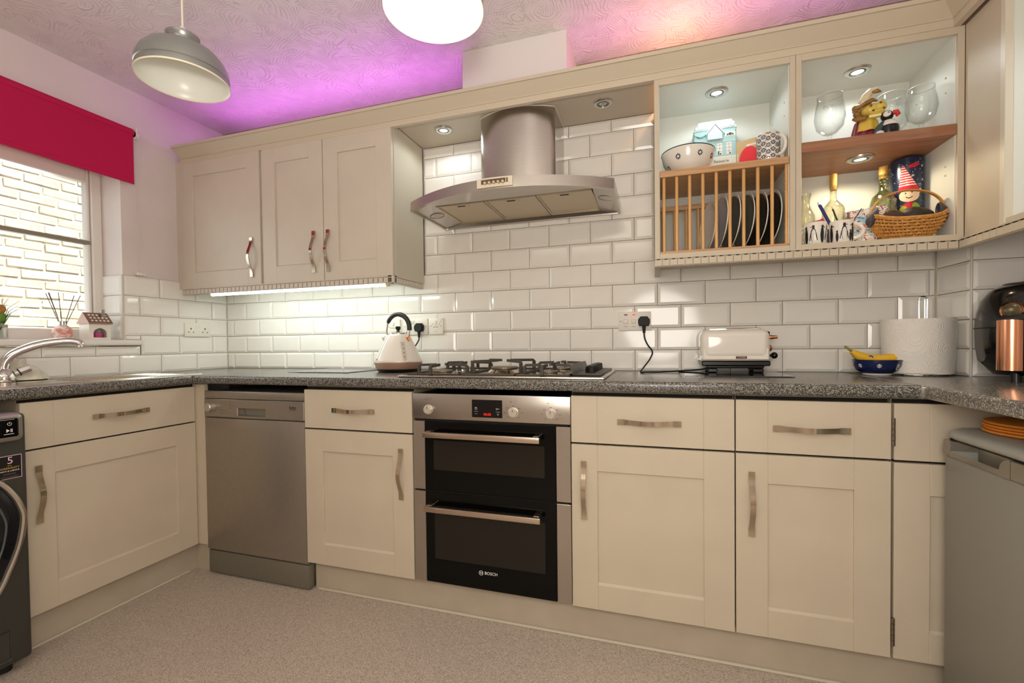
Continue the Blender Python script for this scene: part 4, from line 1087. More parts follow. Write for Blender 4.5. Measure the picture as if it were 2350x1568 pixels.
t = thing('puffin_figurine', 'small black and white puffin figurine with red beak', 'figurine', (3.362, -.245, Z))
c = Vector((3.366, -.245, Z))
bw = mat('puffin_black', '#14161a', .3); ww = mat('puffin_white', '#efe9e2', .3)
MB().lathe([(0, 0), (.022, 0), (.028, .012), (.030, .028), (.0285, .041)], c, 28).build('body', bw, t)
MB().lathe([(.0285, .041), (.025, .052), (.019, .060), (.012, .064), (0, .066)], c, 28).build('breast', ww, t)
hd = MB().sphere(c + Vector((-.006, -.004, .078)), .0185, (1, .95, 1)).build('head', bw, t)
MB().sphere(c + Vector((-.009, -.014, .080)), .0125, (1, .75, .95)).build('cheek', ww, hd)
MB().sphere(c + Vector((-.009, -.0232, .083)), .0022, (1.6, .6, .6), 10, 8).build('eye', bw, hd)
MB().tube([c + Vector((.008, -.010, .085)), c + Vector((.018, -.014, .084)), c + Vector((.022, -.015, .076)), c + Vector((.018, -.014, .068))], [.007, .0085, .0075, .002], 12).build('beak', mat('beak_red', '#d5352f', .3), hd)
MB().tube([c + Vector((-.014, -.004, .052)), c + Vector((-.03, -.006, .036)), c + Vector((-.042, -.008, .016)), c + Vector((-.044, -.008, .003))], [.012, .012, .009, .004], 12).build('wing', mat('puffin_slate', '#45545c', .35), t)
MB().sphere(c + Vector((-.030, -.012, .013)), .016, (1, .7, .9)).build('tail_patch', ww, t)

# ---- in the lower bay (z = 1.388)
Z = 1.388
pk = mat('penguin_black', '#1b1a1c', .3); pr2 = mat('scarf_red', '#c0302c', .3); pur = mat('penguin_purple', '#4a3f63', .3)
def penguins(list_):
    def f(s, z):
        u = s * .036
        for (cx, hh, kind, face) in list_:
            x = u - cx
            if kind == 'front':
                if ell(x, z, 0, .032, .0085, .026): 
                    return None if ell(x, z, .0005, .029, .0068, .0235) else 0
                if ell(x, z, 0, .060, .0042, .0055) or seg(x, z, 0, .06, face * .010, .061, .0009): return 0
                if rc(x, z, -.004, .004, .063, .067): return 1
                if seg(x, z, -.008, .038, -.012, .014, .0014) or seg(x, z, .008, .038, .012, .014, .0014): return 0
            elif kind == 'side':
                if ell(x, z, 0, .030, .0062, .028) or ell(x, z, face * .001, .060, .0042, .006) or seg(x, z, 0, .061, face * .0105, .057, .0011): return 0
                if rc(x, z, -.0045, .0045, .050, .054): return 1 if hh else 0
            else:
                if ell(x, z, 0, .020, .0042, .017) or ell(x, z, 0, .039, .003, .0035): return 0
                if rc(x, z, -.003, .003, .032, .0345): return 1
        return None
    return f
m1 = mug('penguin_mug', 'front left penguin mug holding sachets', (3.135, -.272, Z), .0355, .079, 2.6)
decal('penguin_print', m1, -1.7, 1.7, .003, .075, 130, 76, penguins([(-.016, 0, 'front', -1), (.012, 0, 'side', 1), (.034, 0, 'front', 1), (-.04, 0, 'side', -1)]), on_lathe((3.135, -.272, Z), lambda z: .0345 + .0012 * min(1, z / .04)), [pk, pr2])
m2 = mug('penguin_mug', 'front penguin mug with its handle to the right, holding pens', (3.216, -.272, Z), .0365, .078, -.15)
decal('penguin_print', m2, -1.7, 1.7, .003, .075, 130, 76, penguins([(-.024, 0, 'baby', -1), (-.003, 0, 'front', 1), (.016, 0, 'baby', 1), (.026, 1, 'side', -1), (-.044, 0, 'side', 1)]), on_lathe((3.216, -.272, Z), lambda z: .0355 + .0012 * min(1, z / .04)), [pk, pr2])
m3 = mug('penguin_mug', 'taller penguin mug standing behind the other two', (3.168, -.195, Z), .037, .096, 2.4)
decal('penguin_print', m3, -.5, 1.5, .003, .075, 80, 76, penguins([(.024, 0, 'side', -1)]), on_lathe((3.168, -.195, Z), lambda z: .0362 + .0012 * min(1, z / .05)), [pur, pr2])
# pens and sachets
def stick(name, label, cat, a, b, r, m, tip=None, tm=None):
    t = thing(name, label, cat, b)
    MB().cyl(a, b, r, 12).build('barrel', m, t)
    if tip: MB().cyl(Vector(a) + (Vector(a) - Vector(b)).normalized() * tip, a, r * .5, 12, r).build('tip', tm or m, t)
stick('pen', 'fat blue pen leaning left out of a penguin mug', 'pen', (3.151, -.262, 1.536), (3.206, -.268, 1.41), .0055, mat('pen_blue', '#2a2f78', .25), .012, chrome)
stick('pen', 'slim black pen leaning left in the front penguin mug', 'pen', (3.192, -.262, 1.517), (3.226, -.27, 1.41), .0028, mat('pen_black', '#2b2a28', .3), .01, chrome)
stick('pen', 'thin dark pen leaning right in the front penguin mug', 'pen', (3.283, -.255, 1.512), (3.226, -.272, 1.42), .0018, mat('pen_dark', '#3a4654', .3))
stick('key_stick', 'short olive wooden stick in the front penguin mug', 'stick', (3.240, -.262, 1.487), (3.234, -.268, 1.41), .0045, mat('olive_wood', '#6f6746', .6), .008)
tag(MB().box(-.022, .022, -.004, .004, -.005, .005, .002, m=Matrix.Translation((3.128, -.285, 1.468)) @ Matrix.Rotation(-.2, 4, 'Y')).build('sachet', mat('sachet_red', '#b94a44', .4, noise_amt=.4, noise_scale=200)), 'long red and white sachet in the left penguin mug', 'sachet')
tag(MB().box(-.007, .007, -.004, .004, -.012, .012, .003, m=Matrix.Translation((3.157, -.268, 1.472)) @ Matrix.Rotation(.15, 4, 'Y')).build('lighter', mat('lighter_red', '#d83a4a', .3)), 'small bright red lighter in the left penguin mug', 'lighter')

# corked bottles and a carafe
bg_ = glassmat('bottle_glass', (.975, .965, .90, 1), .08); gg = glassmat('green_glass', (.80, .82, .66, 1), .1); cork = mat('cork', '#b3873f', .6, noise_amt=.15, noise_scale=200)
def bottle(label, c, prof, m, cork_z=None, cr=.0125):
    t = thing('bottle', label, 'bottle', c)
    inn = [(max(a - .0018, .0), z + .0) for a, z in prof[1:]][::-1]
    MB().lathe(prof + inn, c, 36).build('body', m, t, ang=60)
    if cork_z: MB().lathe([(0, cork_z[0]), (cr * .85, cork_z[0]), (cr * .95, cork_z[0] + .012), (cr, cork_z[1]), (0, cork_z[1])], c, 24).build('cork', cork, t)
    return t
b1 = bottle('clear corked bottle with leaf stickers behind the pens', (3.240, -.12, Z), [(0, 0), (.036, 0), (.038, .004), (.038, .155), (.035, .170), (.022, .186), (.0125, .198), (.0115, .24), (.0145, .243), (.0145, .252), (.012, .253)], bg_, (.236, .297))
decal('leaf_stickers', b1, -.8, .9, .05, .15, 70, 60, lambda s, z: 0 if (ell(s, z, -.25, .085, .12, .008, 1) or ell(s, z, .05, .07, .13, .009, .6) or ell(s, z, -.2, .105, .1, .006, .3) or ell(s, z, .62, .12, .05, .017)) else None, on_lathe((3.240, -.12, Z), lambda z: .038, .0005), [mat('leaf_print', '#5f7f3a', .5)])
bottle('small clear waisted carafe at the left end of the lower bay', (3.160, -.075, Z), [(0, 0), (.028, 0), (.030, .004), (.032, .12), (.031, .155), (.022, .175), (.014, .195), (.0135, .215), (.020, .243)], bg_)
b2 = bottle('squat green corked bottle beside the dark Christmas tin', (3.398, -.13, Z), [(0, 0), (.038, 0), (.041, .005), (.042, .12), (.041, .165), (.034, .192), (.020, .206), (.0145, .214), (.0145, .262), (.017, .264), (.017, .272), (.014, .273)], gg, (.255, .302), .0145)
q = MB()
for k in range(70):
    a = random.uniform(-2.6, -.3); z = random.uniform(.10, .175); q.sphere((3.398 + .038 * math.cos(a), -.13 + .038 * math.sin(a), Z + z), .0013, seg=6, rings=4)
for k in range(22):
    a = random.uniform(-2.6, -.4); q.sphere((3.398 + .0148 * math.cos(a), -.13 + .0148 * math.sin(a), Z + random.uniform(.215, .262)), .0012, seg=6, rings=4)
tag(q.build('glass_beads', mat('bead_glint', '#e6e2c6', .1), b2), kind='stuff')
MB().tube([(3.418 + .006 * math.cos(a), -.135, Z + .268 + .006 * math.sin(a)) for a in [k * PI / 8 for k in range(16)]], .0008, 6, closed=True).build('wire_loop', mat('wire_gold', '#b29a5c', .3, metal=1), b2)

# Christmas tin
t = thing('christmas_tin', 'tall dark blue tin printed with a smiling elf in a striped hat', 'tin', (3.477, -.115, Z))
tc_ = (3.477, -.115, Z); TR = .05
nb_ = mat('tin_navy', '#1d2947', .22, coat=.3)
MB().lathe([(0, 0), (TR, 0), (TR, .318), (TR - .002, .321), (0, .321)], tc_, 48).build('body', nb_, t)
stars = [(random.uniform(-.07, .07), random.uniform(.005, .312), random.choice((.0008, .001, .0013))) for _ in range(150)]
flakes = [(.028, .285), (.03, .235), (.012, .185), (.038, .19), (.03, .1), (.006, .292), (-.004, .25), (.05, .27), (.016, .07)]
def elf(s, z):
    u = s * TR
    # hat
    if .195 < z < .29:
        f = (z - .195) / .095; w_ = .030 * (1 - f) ** 1.2 + .0035; cx = -.014 - .018 * f
        if abs(u - cx) < w_:
            if z < .216: return 1
            return 1 if int((z - .216 + .12 * abs(u - cx) * .3) / .0045) % 2 else 2
    if ell(u, z, -.013, .180, .030, .024):
        if z > .197 - .2 * abs(u + .013) * .0: return 1
        if ell(u, z, -.024, .188, .0022, .003) or ell(u, z, -.006, .191, .0022, .003): return 5
        if abs(z - (.170 + 55 * (u + .014) ** 2)) < .0018 and abs(u + .014) < .010: return 5
        return 3
    if ell(u, z, .018, .194, .006, .009, -.6): return 3
    if ell(u, z, -.010, .125, .032, .030) or ell(u, z, .022, .118, .02, .016, .4):
        if ell(u, z, .008, .142, .014, .010): return 4
        if ell(u, z, -.030, .118, .013, .026): return 6
        return 1
    if ell(u, z, -.016, .085, .027, .024) or ell(u, z, .014, .098, .02, .012): return 1
    if ell(u, z, -.012, .055, .022, .022): return 1
    if ell(u, z, .0, .287, .018, .007, .25): return 1
    if ell(u, z, .006, .292, .004, .003): return 7
    for fx, fz in flakes:
        dx, dz = u - fx, z - fz
        if dx * dx + dz * dz < .0055 ** 2:
            a = math.atan2(dz, dx)
            if abs(math.sin(3 * a)) < .45 or dx * dx + dz * dz < .002 ** 2: return 2
    for sx, sz, sr in stars:
        if abs(u - sx) < sr and abs(z - sz) < sr: return 2
    return None
decal('elf_print', t, -1.5, 1.45, .004, .314, 150, 240, elf, on_lathe(tc_, lambda z: TR, .0005), [nb_, mat('elf_red', '#cf2233', .3), mat('print_white', '#ece8e0', .3), mat('elf_skin', '#f0d3b0', .3), mat('elf_green', '#7fae2e', .3), pk, mat('elf_lime', '#c9cf2e', .3), mat('elf_orange', '#d98a3c', .3)])

# wicker basket with avocados
t = thing('wicker_basket', 'boat-shaped wicker basket with arched handle at the front of the lower bay', 'basket', (3.42, -.245, Z))
wick = mat('wicker', '#c98f48', .55, noise_amt=.22, noise_scale=90); wickd = mat('wicker_dark', '#6f451c', .7)
bc = Vector((3.421, -.245, Z)); A_, B_ = .108, .060
def rim_z(a): return .066 + .030 * abs(math.cos(a)) ** 3
ROWS = 7
def wall_pt(a, f, off):
    k = .55 + .45 * math.sin(f * PI / 2)
    r = 1 + off
    return bc + Vector((A_ * math.cos(a) * k * r, B_ * math.sin(a) * k * r, .002 + rim_z(a) * f))
MB().grid(64, 10, lambda u, v: wall_pt(u * 2 * PI, v, -.06), True).build('lining', wickd, t)
wv = MB(); NA = 96
for r in range(ROWS):
    pts = []; rr = []
    for i in range(NA):
        a = 2 * PI * i / NA
        ph = math.sin(a * 24 + (PI if r % 2 else 0))
        pts.append(wall_pt(a, (r + .5) / ROWS, .012 + .045 * ph)); rr.append(.0042)
    wv.tube(pts, rr, 6, closed=True)
wv.build('weave', wick, t)
rb_ = MB()
for i in range(48):
    a = 2 * PI * (i + .25) / 48; rb_.tube([wall_pt(a, f, .005) for f in (.05, .35, .7, 1.0)], .0022, 5)
rb_.build('ribs', wick, t)
MB().tube([wall_pt(2 * PI * i / 64, 1.0, .02) for i in range(64)], .0048, 8, closed=True).build('rim', wick, t)
hp = [bc + Vector((-A_ * .98 * math.cos(PI * i / 24) , 0, .088 + .088 * math.sin(PI * i / 24) ** .8)) for i in range(25)]
MB().strap(hp, .012, .0045, (0, 1, 0)).build('handle', mat('cane', '#c98f4a', .45), t)
for sg in (-1, 1):
    e = bc + Vector((sg * A_ * .97, 0, .09)); w_ = MB()
    for k in range(6): w_.tube([e + Vector((sg * (.004 - k * .0035) + .012 * math.cos(a) * .3, .022 * math.cos(a), -.010 + k * .004 + .022 * math.sin(a))) for a in [2 * PI * j / 14 for j in range(14)]], .0042, 6, closed=True)
    w_.sphere(e + Vector((sg * .002, 0, -.012)), .02, (.7, 1, 1)); w_.build('binding', mat('binding_grey', '#4b4850', .5), t)
av = mat('avocado_skin', '#2f2418', .45, noise_amt=.35, noise_scale=50, bump=.8, bump_scale=220)
def avocado(label, c, rz, m):
    T = Matrix.Translation(c) @ Matrix.Rotation(rz, 4, 'Z') @ Matrix.Rotation(PI / 2 + .15, 4, 'Y')
    prof = [(0, -.048), (.014, -.045), (.025, -.034), (.0315, -.012), (.030, .008), (.022, .030), (.014, .042), (.006, .047), (0, .048)]
    b = MB().lathe(prof, (0, 0, 0), 28)
    for v in b.bm.verts: v.co = T @ v.co
    tt = thing('avocado', label, 'avocado', c)
    b.build('skin', m, tt)
    s_ = MB().cyl((0, 0, .046), (0, 0, .051), .003, 8)
    for v in s_.bm.verts: v.co = T @ v.co
    s_.build('stem_stub', mat('stub', '#5a4426', .7), tt)
avocado('browner avocado at the left in the wicker basket', (3.385, -.235, Z + .082), .1, mat('avocado_brown', '#4a3220', .5, noise_amt=.25, noise_scale=40, bump=.6, bump_scale=200))
avocado('blackest avocado at the right in the wicker basket', (3.452, -.238, Z + .086), -.25, av)

# flowery gift bag and a smaller folded card, printed with blots
def blots(name, ramp, scale):
    m = bpy.data.materials.new(name); m.use_nodes = True; nt = m.node_tree; b = nt.nodes['Principled BSDF']; b.inputs['Roughness'].default_value = .5
    tc = nt.nodes.new('ShaderNodeTexCoord'); n = nt.nodes.new('ShaderNodeTexNoise'); n.inputs['Scale'].default_value = scale; n.inputs['Detail'].default_value = 3; n.inputs['Distortion'].default_value = 1.2
    r = nt.nodes.new('ShaderNodeValToRGB'); r.color_ramp.interpolation = 'CONSTANT'; e = r.color_ramp.elements
    while len(e) < len(ramp): e.new(.5)
    for i, (p, c) in enumerate(ramp): e[i].position = p; e[i].color = col(c)
    nt.links.new(tc.outputs['Object'], n.inputs[0]); nt.links.new(n.outputs[0], r.inputs[0]); nt.links.new(r.outputs[0], b.inputs[0]); return m
bl1 = blots('flower_print', [(0, '#2f6f9a'), (.40, '#9ec6d8'), (.47, '#ece6dc'), (.53, '#d8452f'), (.60, '#e9e3d8'), (.66, '#d98a2a')], 26)
bl2 = blots('ditsy_print', [(0, '#a23a6a'), (.42, '#eee8dd'), (.56, '#3d5d7a'), (.6, '#efe9de'), (.66, '#d9a23a')], 70)
t = thing('gift_bag', 'painterly flower printed paper bag tucked behind the wicker basket', 'bag', (3.325, -.165, Z))
Tg = Matrix.Translation((3.272, -.16, Z)) @ Matrix.Rotation(-.25, 4, 'Z')
MB().box(0, .125, -.012, .012, 0, .118, .001, m=Tg).build('front', bl1, t)
MB().prism([(.0, .118), (.125, .118), (.125, .145), (.08, .139), (.03, .128), (.0, .119)], 'y', -.011, .011)
fl = MB().box(0, .125, -.0135, .0135, .112, .137, .001, m=Tg @ Matrix.Translation((0, 0, 0)) @ Matrix.Rotation(-.06, 4, 'Y')); fl.build('folded_top', bl2, t)
tag(MB().box(-.03, .03, -.0008, .0008, 0, .045, m=Matrix.Translation((3.318, -.205, Z + .002)) @ Matrix.Rotation(-.2, 4, 'Z') @ Matrix.Rotation(-.25, 4, 'X')).build('folded_card', bl2), 'small ditsy flower card leaning by the left end of the basket', 'card')
# ---------------------------------------------------------------- pendant lamps and blind
def pendant(label, c, lit, r=.150):
    t = thing('pendant_lamp', label, 'pendant lamp', (c[0], c[1], CEIL), 0, 'metal pendant lamps')
    k = r / .15
    prof = [(.15, 0), (.151, .006), (.147, .020), (.150, .022), (.147, .040), (.136, .062), (.114, .083), (.084, .097), (.058, .103), (.047, .107), (.045, .112), (.050, .122), (.055, .128), (.055, .132), (.050, .135), (.028, .136)]
    P = [(a * k, z * k * 1.28) for a, z in prof]
    MB().lathe(P, c, 64).build('shade', mat('shade_grey', '#9a9b98', .3, metal=.6), t, ang=40)
    inn = [(P[0][0] - .002, .001)] + [((P[0][0] - .005) * math.cos(PI / 2 * i / 10), .004 + (P[8][1] - .008) * math.sin(PI / 2 * i / 10)) for i in range(11)]; inn[-1] = (0, inn[-1][1])
    MB().lathe(inn, c, 64).build('shade_lining', mat('shade_cream', '#eeede2', .3), t, ang=60)
    MB().lathe([(P[0][0] - .002, .001), (P[0][0], -.0015), (P[0][0] + .001, .003)], c, 64).build('rim', mat('rim_cream', '#e8dfc4', .3), t)
    MB().lathe([(.018, .174 * k), (.018, .184 * k), (.012, .194 * k), (.006, .204 * k), (0, .204 * k)], c, 24).build('cord_grip', upvc, t)
    MB().cyl((c[0], c[1], c[2] + .198 * k), (c[0], c[1], CEIL - .02), .0032, 8).build('cord', mat('cord_white', '#e6dccb', .6), t)
    MB().lathe([(0, CEIL), (.045, CEIL), (.043, CEIL - .012), (.012, CEIL - .026), (0, CEIL - .026)], (c[0], c[1], 0), 32).build('ceiling_rose', upvc, t)
    MB().sphere((c[0], c[1], c[2] + .10 * k), .016, (1, 1, .9)).build('bulb', mat('bulb_glow', '#ffffff', .4, emit='#fff4cf', estr=4) if lit else mat('bulb_off', '#eef0e8', .2), t)
    if lit: lamp('pendant_glow', 'POINT', (c[0], c[1], c[2] + .03), 1.3, (1, .93, .76), .03)
    return t
pendant('unlit grey metal pendant lamp hanging by the window', (1.161, -1.114, 1.883), False, .125)
pendant('lit pendant lamp cut by the top edge of the photo', (2.047, -1.134, 1.888), True, .125)

t = thing('roller_blind', 'crimson roller blind half lowered over the window', 'blind', (.035, -1.2, 2.17))
MB().box(.030, .0315, YK - .08, -.534, 1.886, 2.165).build('fabric', redfab, t)
MB().cyl((.022, YK - .09, 2.148), (.022, -.53, 2.148), .017, 20).build('roller', redfab, t)
MB().box(.028, .0335, YK - .08, -.534, 1.884, 1.906, .0015).build('hem_bar', redfab, t)
MB().box(.001, .05, -.528, -.522, 2.125, 2.172, .003).cyl((.022, -.528, 2.140), (.022, -.510, 2.140), .021, 24).build('bracket', upvc, t)
q = MB()
for dx in (.008, .036):
    for i in range(96): q.sphere((dx - (dx - .022) * (i / 95) ** 3, -.514, 2.146 - i * .0074), .0022, seg=6, rings=4)
tag(q.build('bead_chain', upvc, t), kind='stuff')
MB().box(.0, .03, -.530, -.492, 1.420, 1.436, .004).cyl((.0, -.5, 1.428), (.034, -.5, 1.428), .006, 12).build('chain_holder', upvc, t)

# ---------------------------------------------------------------- window sill things
S = SILL
t = thing('reed_diffuser', 'pink swirled glass reed diffuser on the window sill', 'diffuser', (-.06, -.799, S))
swl = blots('pink_swirl', [(0, '#d98f85'), (.44, '#e8b4a8'), (.52, '#f2e6dc'), (.60, '#dc9a90')], 38); 
MB().lathe([(0, 0), (.022, 0), (.034, .012), (.0395, .032), (.034, .052), (.018, .066), (.013, .070), (0, .070)], (-.06, -.799, S), 36).build('bottle', swl, t)
MB().lathe([(.014, .068), (.0155, .069), (.0155, .088), (.013, .089), (.011, .07)], (-.06, -.799, S), 28).build('collar', chrome, t)
for (y, z, dx) in ((-.857, 1.297, .0), (-.851, 1.300, .012), (-.843, 1.304, -.01), (-.811, 1.306, 0), (-.757, 1.296, .01), (-.723, 1.300, -.006)):
    MB().cyl((-.06 - dx * .2, -.799 - (y + .799) * .12, S + .02), (-.06 + dx, y, z), .0014, 8).build('reed', mat('reed_brown', '#5a4434', .7), t)

t = thing('tealight_house', 'white ceramic house lantern with a perforated bronze roof on the sill', 'lantern', (-.05, -.677, S))
hw = mat('ceramic_offwhite', '#e9e2d6', .3); hr_ = mat('bronze_roof', '#8a6a5c', .3, metal=.5)
ya_, yb_ = -.722, -.632; xa_, xb_ = -.085, -.012
wlm = MB()
wlm.box(xa_, xa_ + .006, ya_, yb_, S, S + .082); wlm.box(xa_ + .006, xb_ - .006, ya_, ya_ + .006, S, S + .082); wlm.box(xa_ + .006, xb_ - .006, yb_ - .006, yb_, S, S + .082); wlm.box(xa_ + .006, xb_ - .006, ya_ + .006, yb_ - .006, S, S + .006)
# front wall with an arched opening
op = [(-.705, S + .012)] + [(-.705, S + .036)] + [(-.677 + .028 * math.cos(PI - PI * i / 12), S + .036 + .022 * math.sin(PI * i / 12)) for i in range(13)] + [(-.649, S + .012)]
bm = wlm.bm; xo = xb_
def quad(y0, y1, z0, z1): wlm.box(xb_ - .006, xb_, y0, y1, z0, z1)
quad(ya_, -.705, S, S + .082); quad(-.649, yb_, S, S + .082); quad(-.705, -.649, S, S + .012); quad(-.705, -.649, S + .058, S + .082)
for i in range(12):
    a0, a1 = PI - PI * i / 12, PI - PI * (i + 1) / 12
    y0_, y1_ = -.677 + .028 * math.cos(a0), -.677 + .028 * math.cos(a1); zz = S + .036 + .022 * max(0, min(math.sin(a0), math.sin(a1)))
    quad(y0_, y1_, zz, S + .0585)
wlm.build('walls', hw, t, ang=20)
rf = MB()
rf.prism([(xa_ - .006, S + .078), (xb_ + .008, S + .078), (xb_ + .008, S + .084), ((xa_ + xb_) / 2, S + .134), (xa_ - .006, S + .084)], 'y', ya_ - .006, yb_ + .006)
roof = rf.build('roof', hr_, t, ang=20)
hl_ = MB()
for r in range(3):
    for c_ in range(5):
        f = .18 + r * .28; x = xb_ + .008 + ((xa_ + xb_) / 2 - xb_ - .008) * f; z = S + .084 + .05 * f; y = ya_ + .013 + c_ * .0165
        if r == 2 and c_ == 3: continue
        hl_.box(-.0042, .0042, -.004, .004, -.001, .0012, m=Matrix.Translation((x + .0008, y, z + .0008)) @ Matrix.Rotation(math.atan2(.05, (xb_ + .008) - (xa_ + xb_) / 2), 4, 'Y'))
hl_.build('roof_openings', mat('opening_light', '#efe8dc', .5), roof)
MB().box(-.042, -.028, -.659, -.645, S + .105, S + .150, .002).build('chimney', mat('chimney_grey', '#8c857b', .3, metal=.4), t)
tag(MB().lathe([(0, .0), (.021, 0), (.022, .002), (.022, .030), (.018, .031), (0, .029)], (-.045, -.672, S + .0065), 28).build('candle', mat('candle_pink', '#c0447e', .45)), 'pink candle inside the white house lantern', 'candle')

t = thing('flower_vase', 'glass vase with an orange bud and green leaves at the left edge of the sill', 'vase', (-.05, -1.02, S))
MB().lathe([(0, 0), (.026, 0), (.027, .004), (.027, .064), (.025, .064), (.025, .006), (0, .006)], (-.05, -1.02, S), 28).build('vase', glassmat('vase_glass', (.9, .92, .9, 1), .2), t)
MB().lathe([(.0262, .052), (.0275, .053), (.0275, .064), (.0262, .064)], (-.05, -1.02, S), 28).build('vase_band', mat('band_grey', '#9a948a', .3, metal=.6), t)
gl = mat('leaf_green', '#5d8a2c', .5); gd = mat('leaf_dark', '#3f5a26', .5)
lv = MB()
for (dy, dz, dx) in ((.055, .10, .01), (.045, .085, -.01), (.07, .14, 0), (.06, .12, .015), (.035, .15, 0), (.085, .115, .005)):
    p0 = Vector((-.05, -1.02, S + .03)); p1 = Vector((-.05 + dx, -1.02 + dy * .45, S + .03 + dz * .75)); p2 = Vector((-.05 + dx, -1.02 + dy, S + .03 + dz))
    lv.strap([p0.lerp(p1, i / 4) for i in range(4)] + [p1, p2], [.003, .006, .008, .007, .005, .0008], .0008, (1, 0, 0))
lv.build('leaves', gd, t)
MB().tube([(-.05, -1.02, S + .02), (-.05, -1.015, S + .08), (-.05, -1.012, S + .12)], .004, 8).sphere((-.05, -1.012, S + .095), .016, (1, 1, 1.5)).build('stem', gl, t)
MB().lathe([(0, 0), (.012, .004), (.019, .018), (.017, .032), (.008, .04), (0, .041)], (-.05, -1.014, S + .108), 20).build('bud', mat('bud_orange', '#a8742c', .5, noise_amt=.4, noise_scale=120), t)

# ---------------------------------------------------------------- sink and tap
t = thing('sink', 'stainless steel sink and drainer set in the left worktop', 'sink', (.26, -1.1, WT))
sx0, sx1, sy0, sy1 = .055, .445, -1.95, -.50
sk = mat('sink_steel', '#c9c3b8', .16, metal=1, noise_amt=.05, noise_scale=30)
b = MB()
def rr_(x0, x1, y0, y1, r, n=6):
    out = []
    for cx_, cy_, a0 in ((x1 - r, y1 - r, 0), (x0 + r, y1 - r, PI / 2), (x0 + r, y0 + r, PI), (x1 - r, y0 + r, 1.5 * PI)):
        for i in range(n + 1): a = a0 + PI / 2 * i / n; out.append((cx_ + r * math.cos(a), cy_ + r * math.sin(a)))
    return out
def loops(b, L):
    rings = [[b.bm.verts.new((x, y, z)) for x, y in pts] for pts, z in L]
    for A, B in zip(rings, rings[1:]):
        n = len(A)
        for i in range(n): b._f([A[i], A[(i + 1) % n], B[(i + 1) % n], B[i]])
    return rings
R_ = loops(b, [(rr_(sx0, sx1, sy0, sy1, .03), WT), (rr_(sx0 + .002, sx1 - .002, sy0 + .002, sy1 - .002, .03), WT + .006), (rr_(sx0 + .012, sx1 - .012, sy0 + .012, sy1 - .012, .03), WT + .0065), (rr_(sx0 + .02, sx1 - .02, sy0 + .02, sy1 - .02, .03), WT + .0025)])
b._f(R_[-1])
b.build('rim_and_drainer', sk, t, ang=60)
dg_ = MB()
for i in range(7): dg_.tube([(.14 + i * .042, -.95, WT + .0028), (.14 + i * .042, -.56, WT + .0028)], .003, 6)
dg_.build('drainer_ridges', sk, t)
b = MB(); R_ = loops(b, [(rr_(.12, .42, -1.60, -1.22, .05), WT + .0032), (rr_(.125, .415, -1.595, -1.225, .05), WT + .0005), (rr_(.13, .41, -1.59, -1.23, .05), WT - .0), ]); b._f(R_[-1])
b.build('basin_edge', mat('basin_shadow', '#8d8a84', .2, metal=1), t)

t = thing('mixer_tap', 'chrome mixer tap with a long swan-neck spout at the sink', 'tap', (.10, -1.07, WT + .003))
tcx, tcy = .10, -1.075; z0 = WT + .003
MB().lathe([(0, 0), (.030, 0), (.034, .006), (.036, .016), (.031, .036), (.022, .048), (.016, .054), (.0155, .066), (0, .066)], (tcx, tcy, z0), 36).build('body', chrome, t)
path = [(tcx, tcy, z0 + .06), (tcx + .003, tcy + .006, z0 + .085), (tcx + .012, tcy + .024, z0 + .112), (tcx + .030, tcy + .06, z0 + .137), (tcx + .050, tcy + .098, z0 + .153), (tcx + .072, tcy + .142, z0 + .162), (tcx + .088, tcy + .172, z0 + .164), (tcx + .099, tcy + .193, z0 + .158), (tcx + .102, tcy + .199, z0 + .147)]
sub = []
for i in range(len(path) - 1):
    P_ = [Vector(path[max(0, min(len(path) - 1, i + k))]) for k in (-1, 0, 1, 2)]
    for k in range(5):
        u = k / 5; sub.append(.5 * ((2 * P_[1]) + (P_[2] - P_[0]) * u + (2 * P_[0] - 5 * P_[1] + 4 * P_[2] - P_[3]) * u * u + (-P_[0] + 3 * P_[1] - 3 * P_[2] + P_[3]) * u ** 3))
sub.append(Vector(path[-1]))
MB().tube(sub, [.0175 - .003 * i / len(sub) for i in range(len(sub))], 16).build('spout', chrome, t)
e = Vector(path[-1]); MB().cyl(e + Vector((-.004, -.004, .006)), e + Vector((-.004, -.004, -.008)), .0125, 20).build('aerator', chrome, t)
for sg in (1, -1):
    p0 = Vector((tcx + .006, tcy + sg * .024, z0 + .030)); dr_ = Vector((.25, sg * .85, .42)).normalized()
    h_ = MB().cyl(p0, p0 + dr_ * .02, .013, 20).cyl(p0 + dr_ * .02, p0 + dr_ * .052, .019, 8, .0165); h_.build('handle', chrome, t)
    MB().cyl(p0 + dr_ * .016, p0 + dr_ * .0205, .0145, 20).build('handle_washer', black, t)
# soft cloth / scourer lying behind the tap
def cloth(u, v):
    a = u * 2 * PI; r = (1 - v) ; k = 1 + .12 * math.sin(a * 3 + 1) + .08 * math.sin(a * 7)
    return Vector((.066 + .040 * k * math.cos(a) * (r ** .6), -.990 + .078 * k * math.sin(a) * (r ** .6), WT + .007 + .060 * (1 - r ** 2.2) * (1 + .15 * math.sin(a * 5)) * (1 - .35 * math.sin(a))))
tag(MB().grid(40, 10, cloth, True).build('dish_cloth', mat('cloth_offwhite', '#d8d2c0', .7, noise_amt=.15, noise_scale=40)), 'crumpled off-white dish cloth behind the tap', 'cloth')

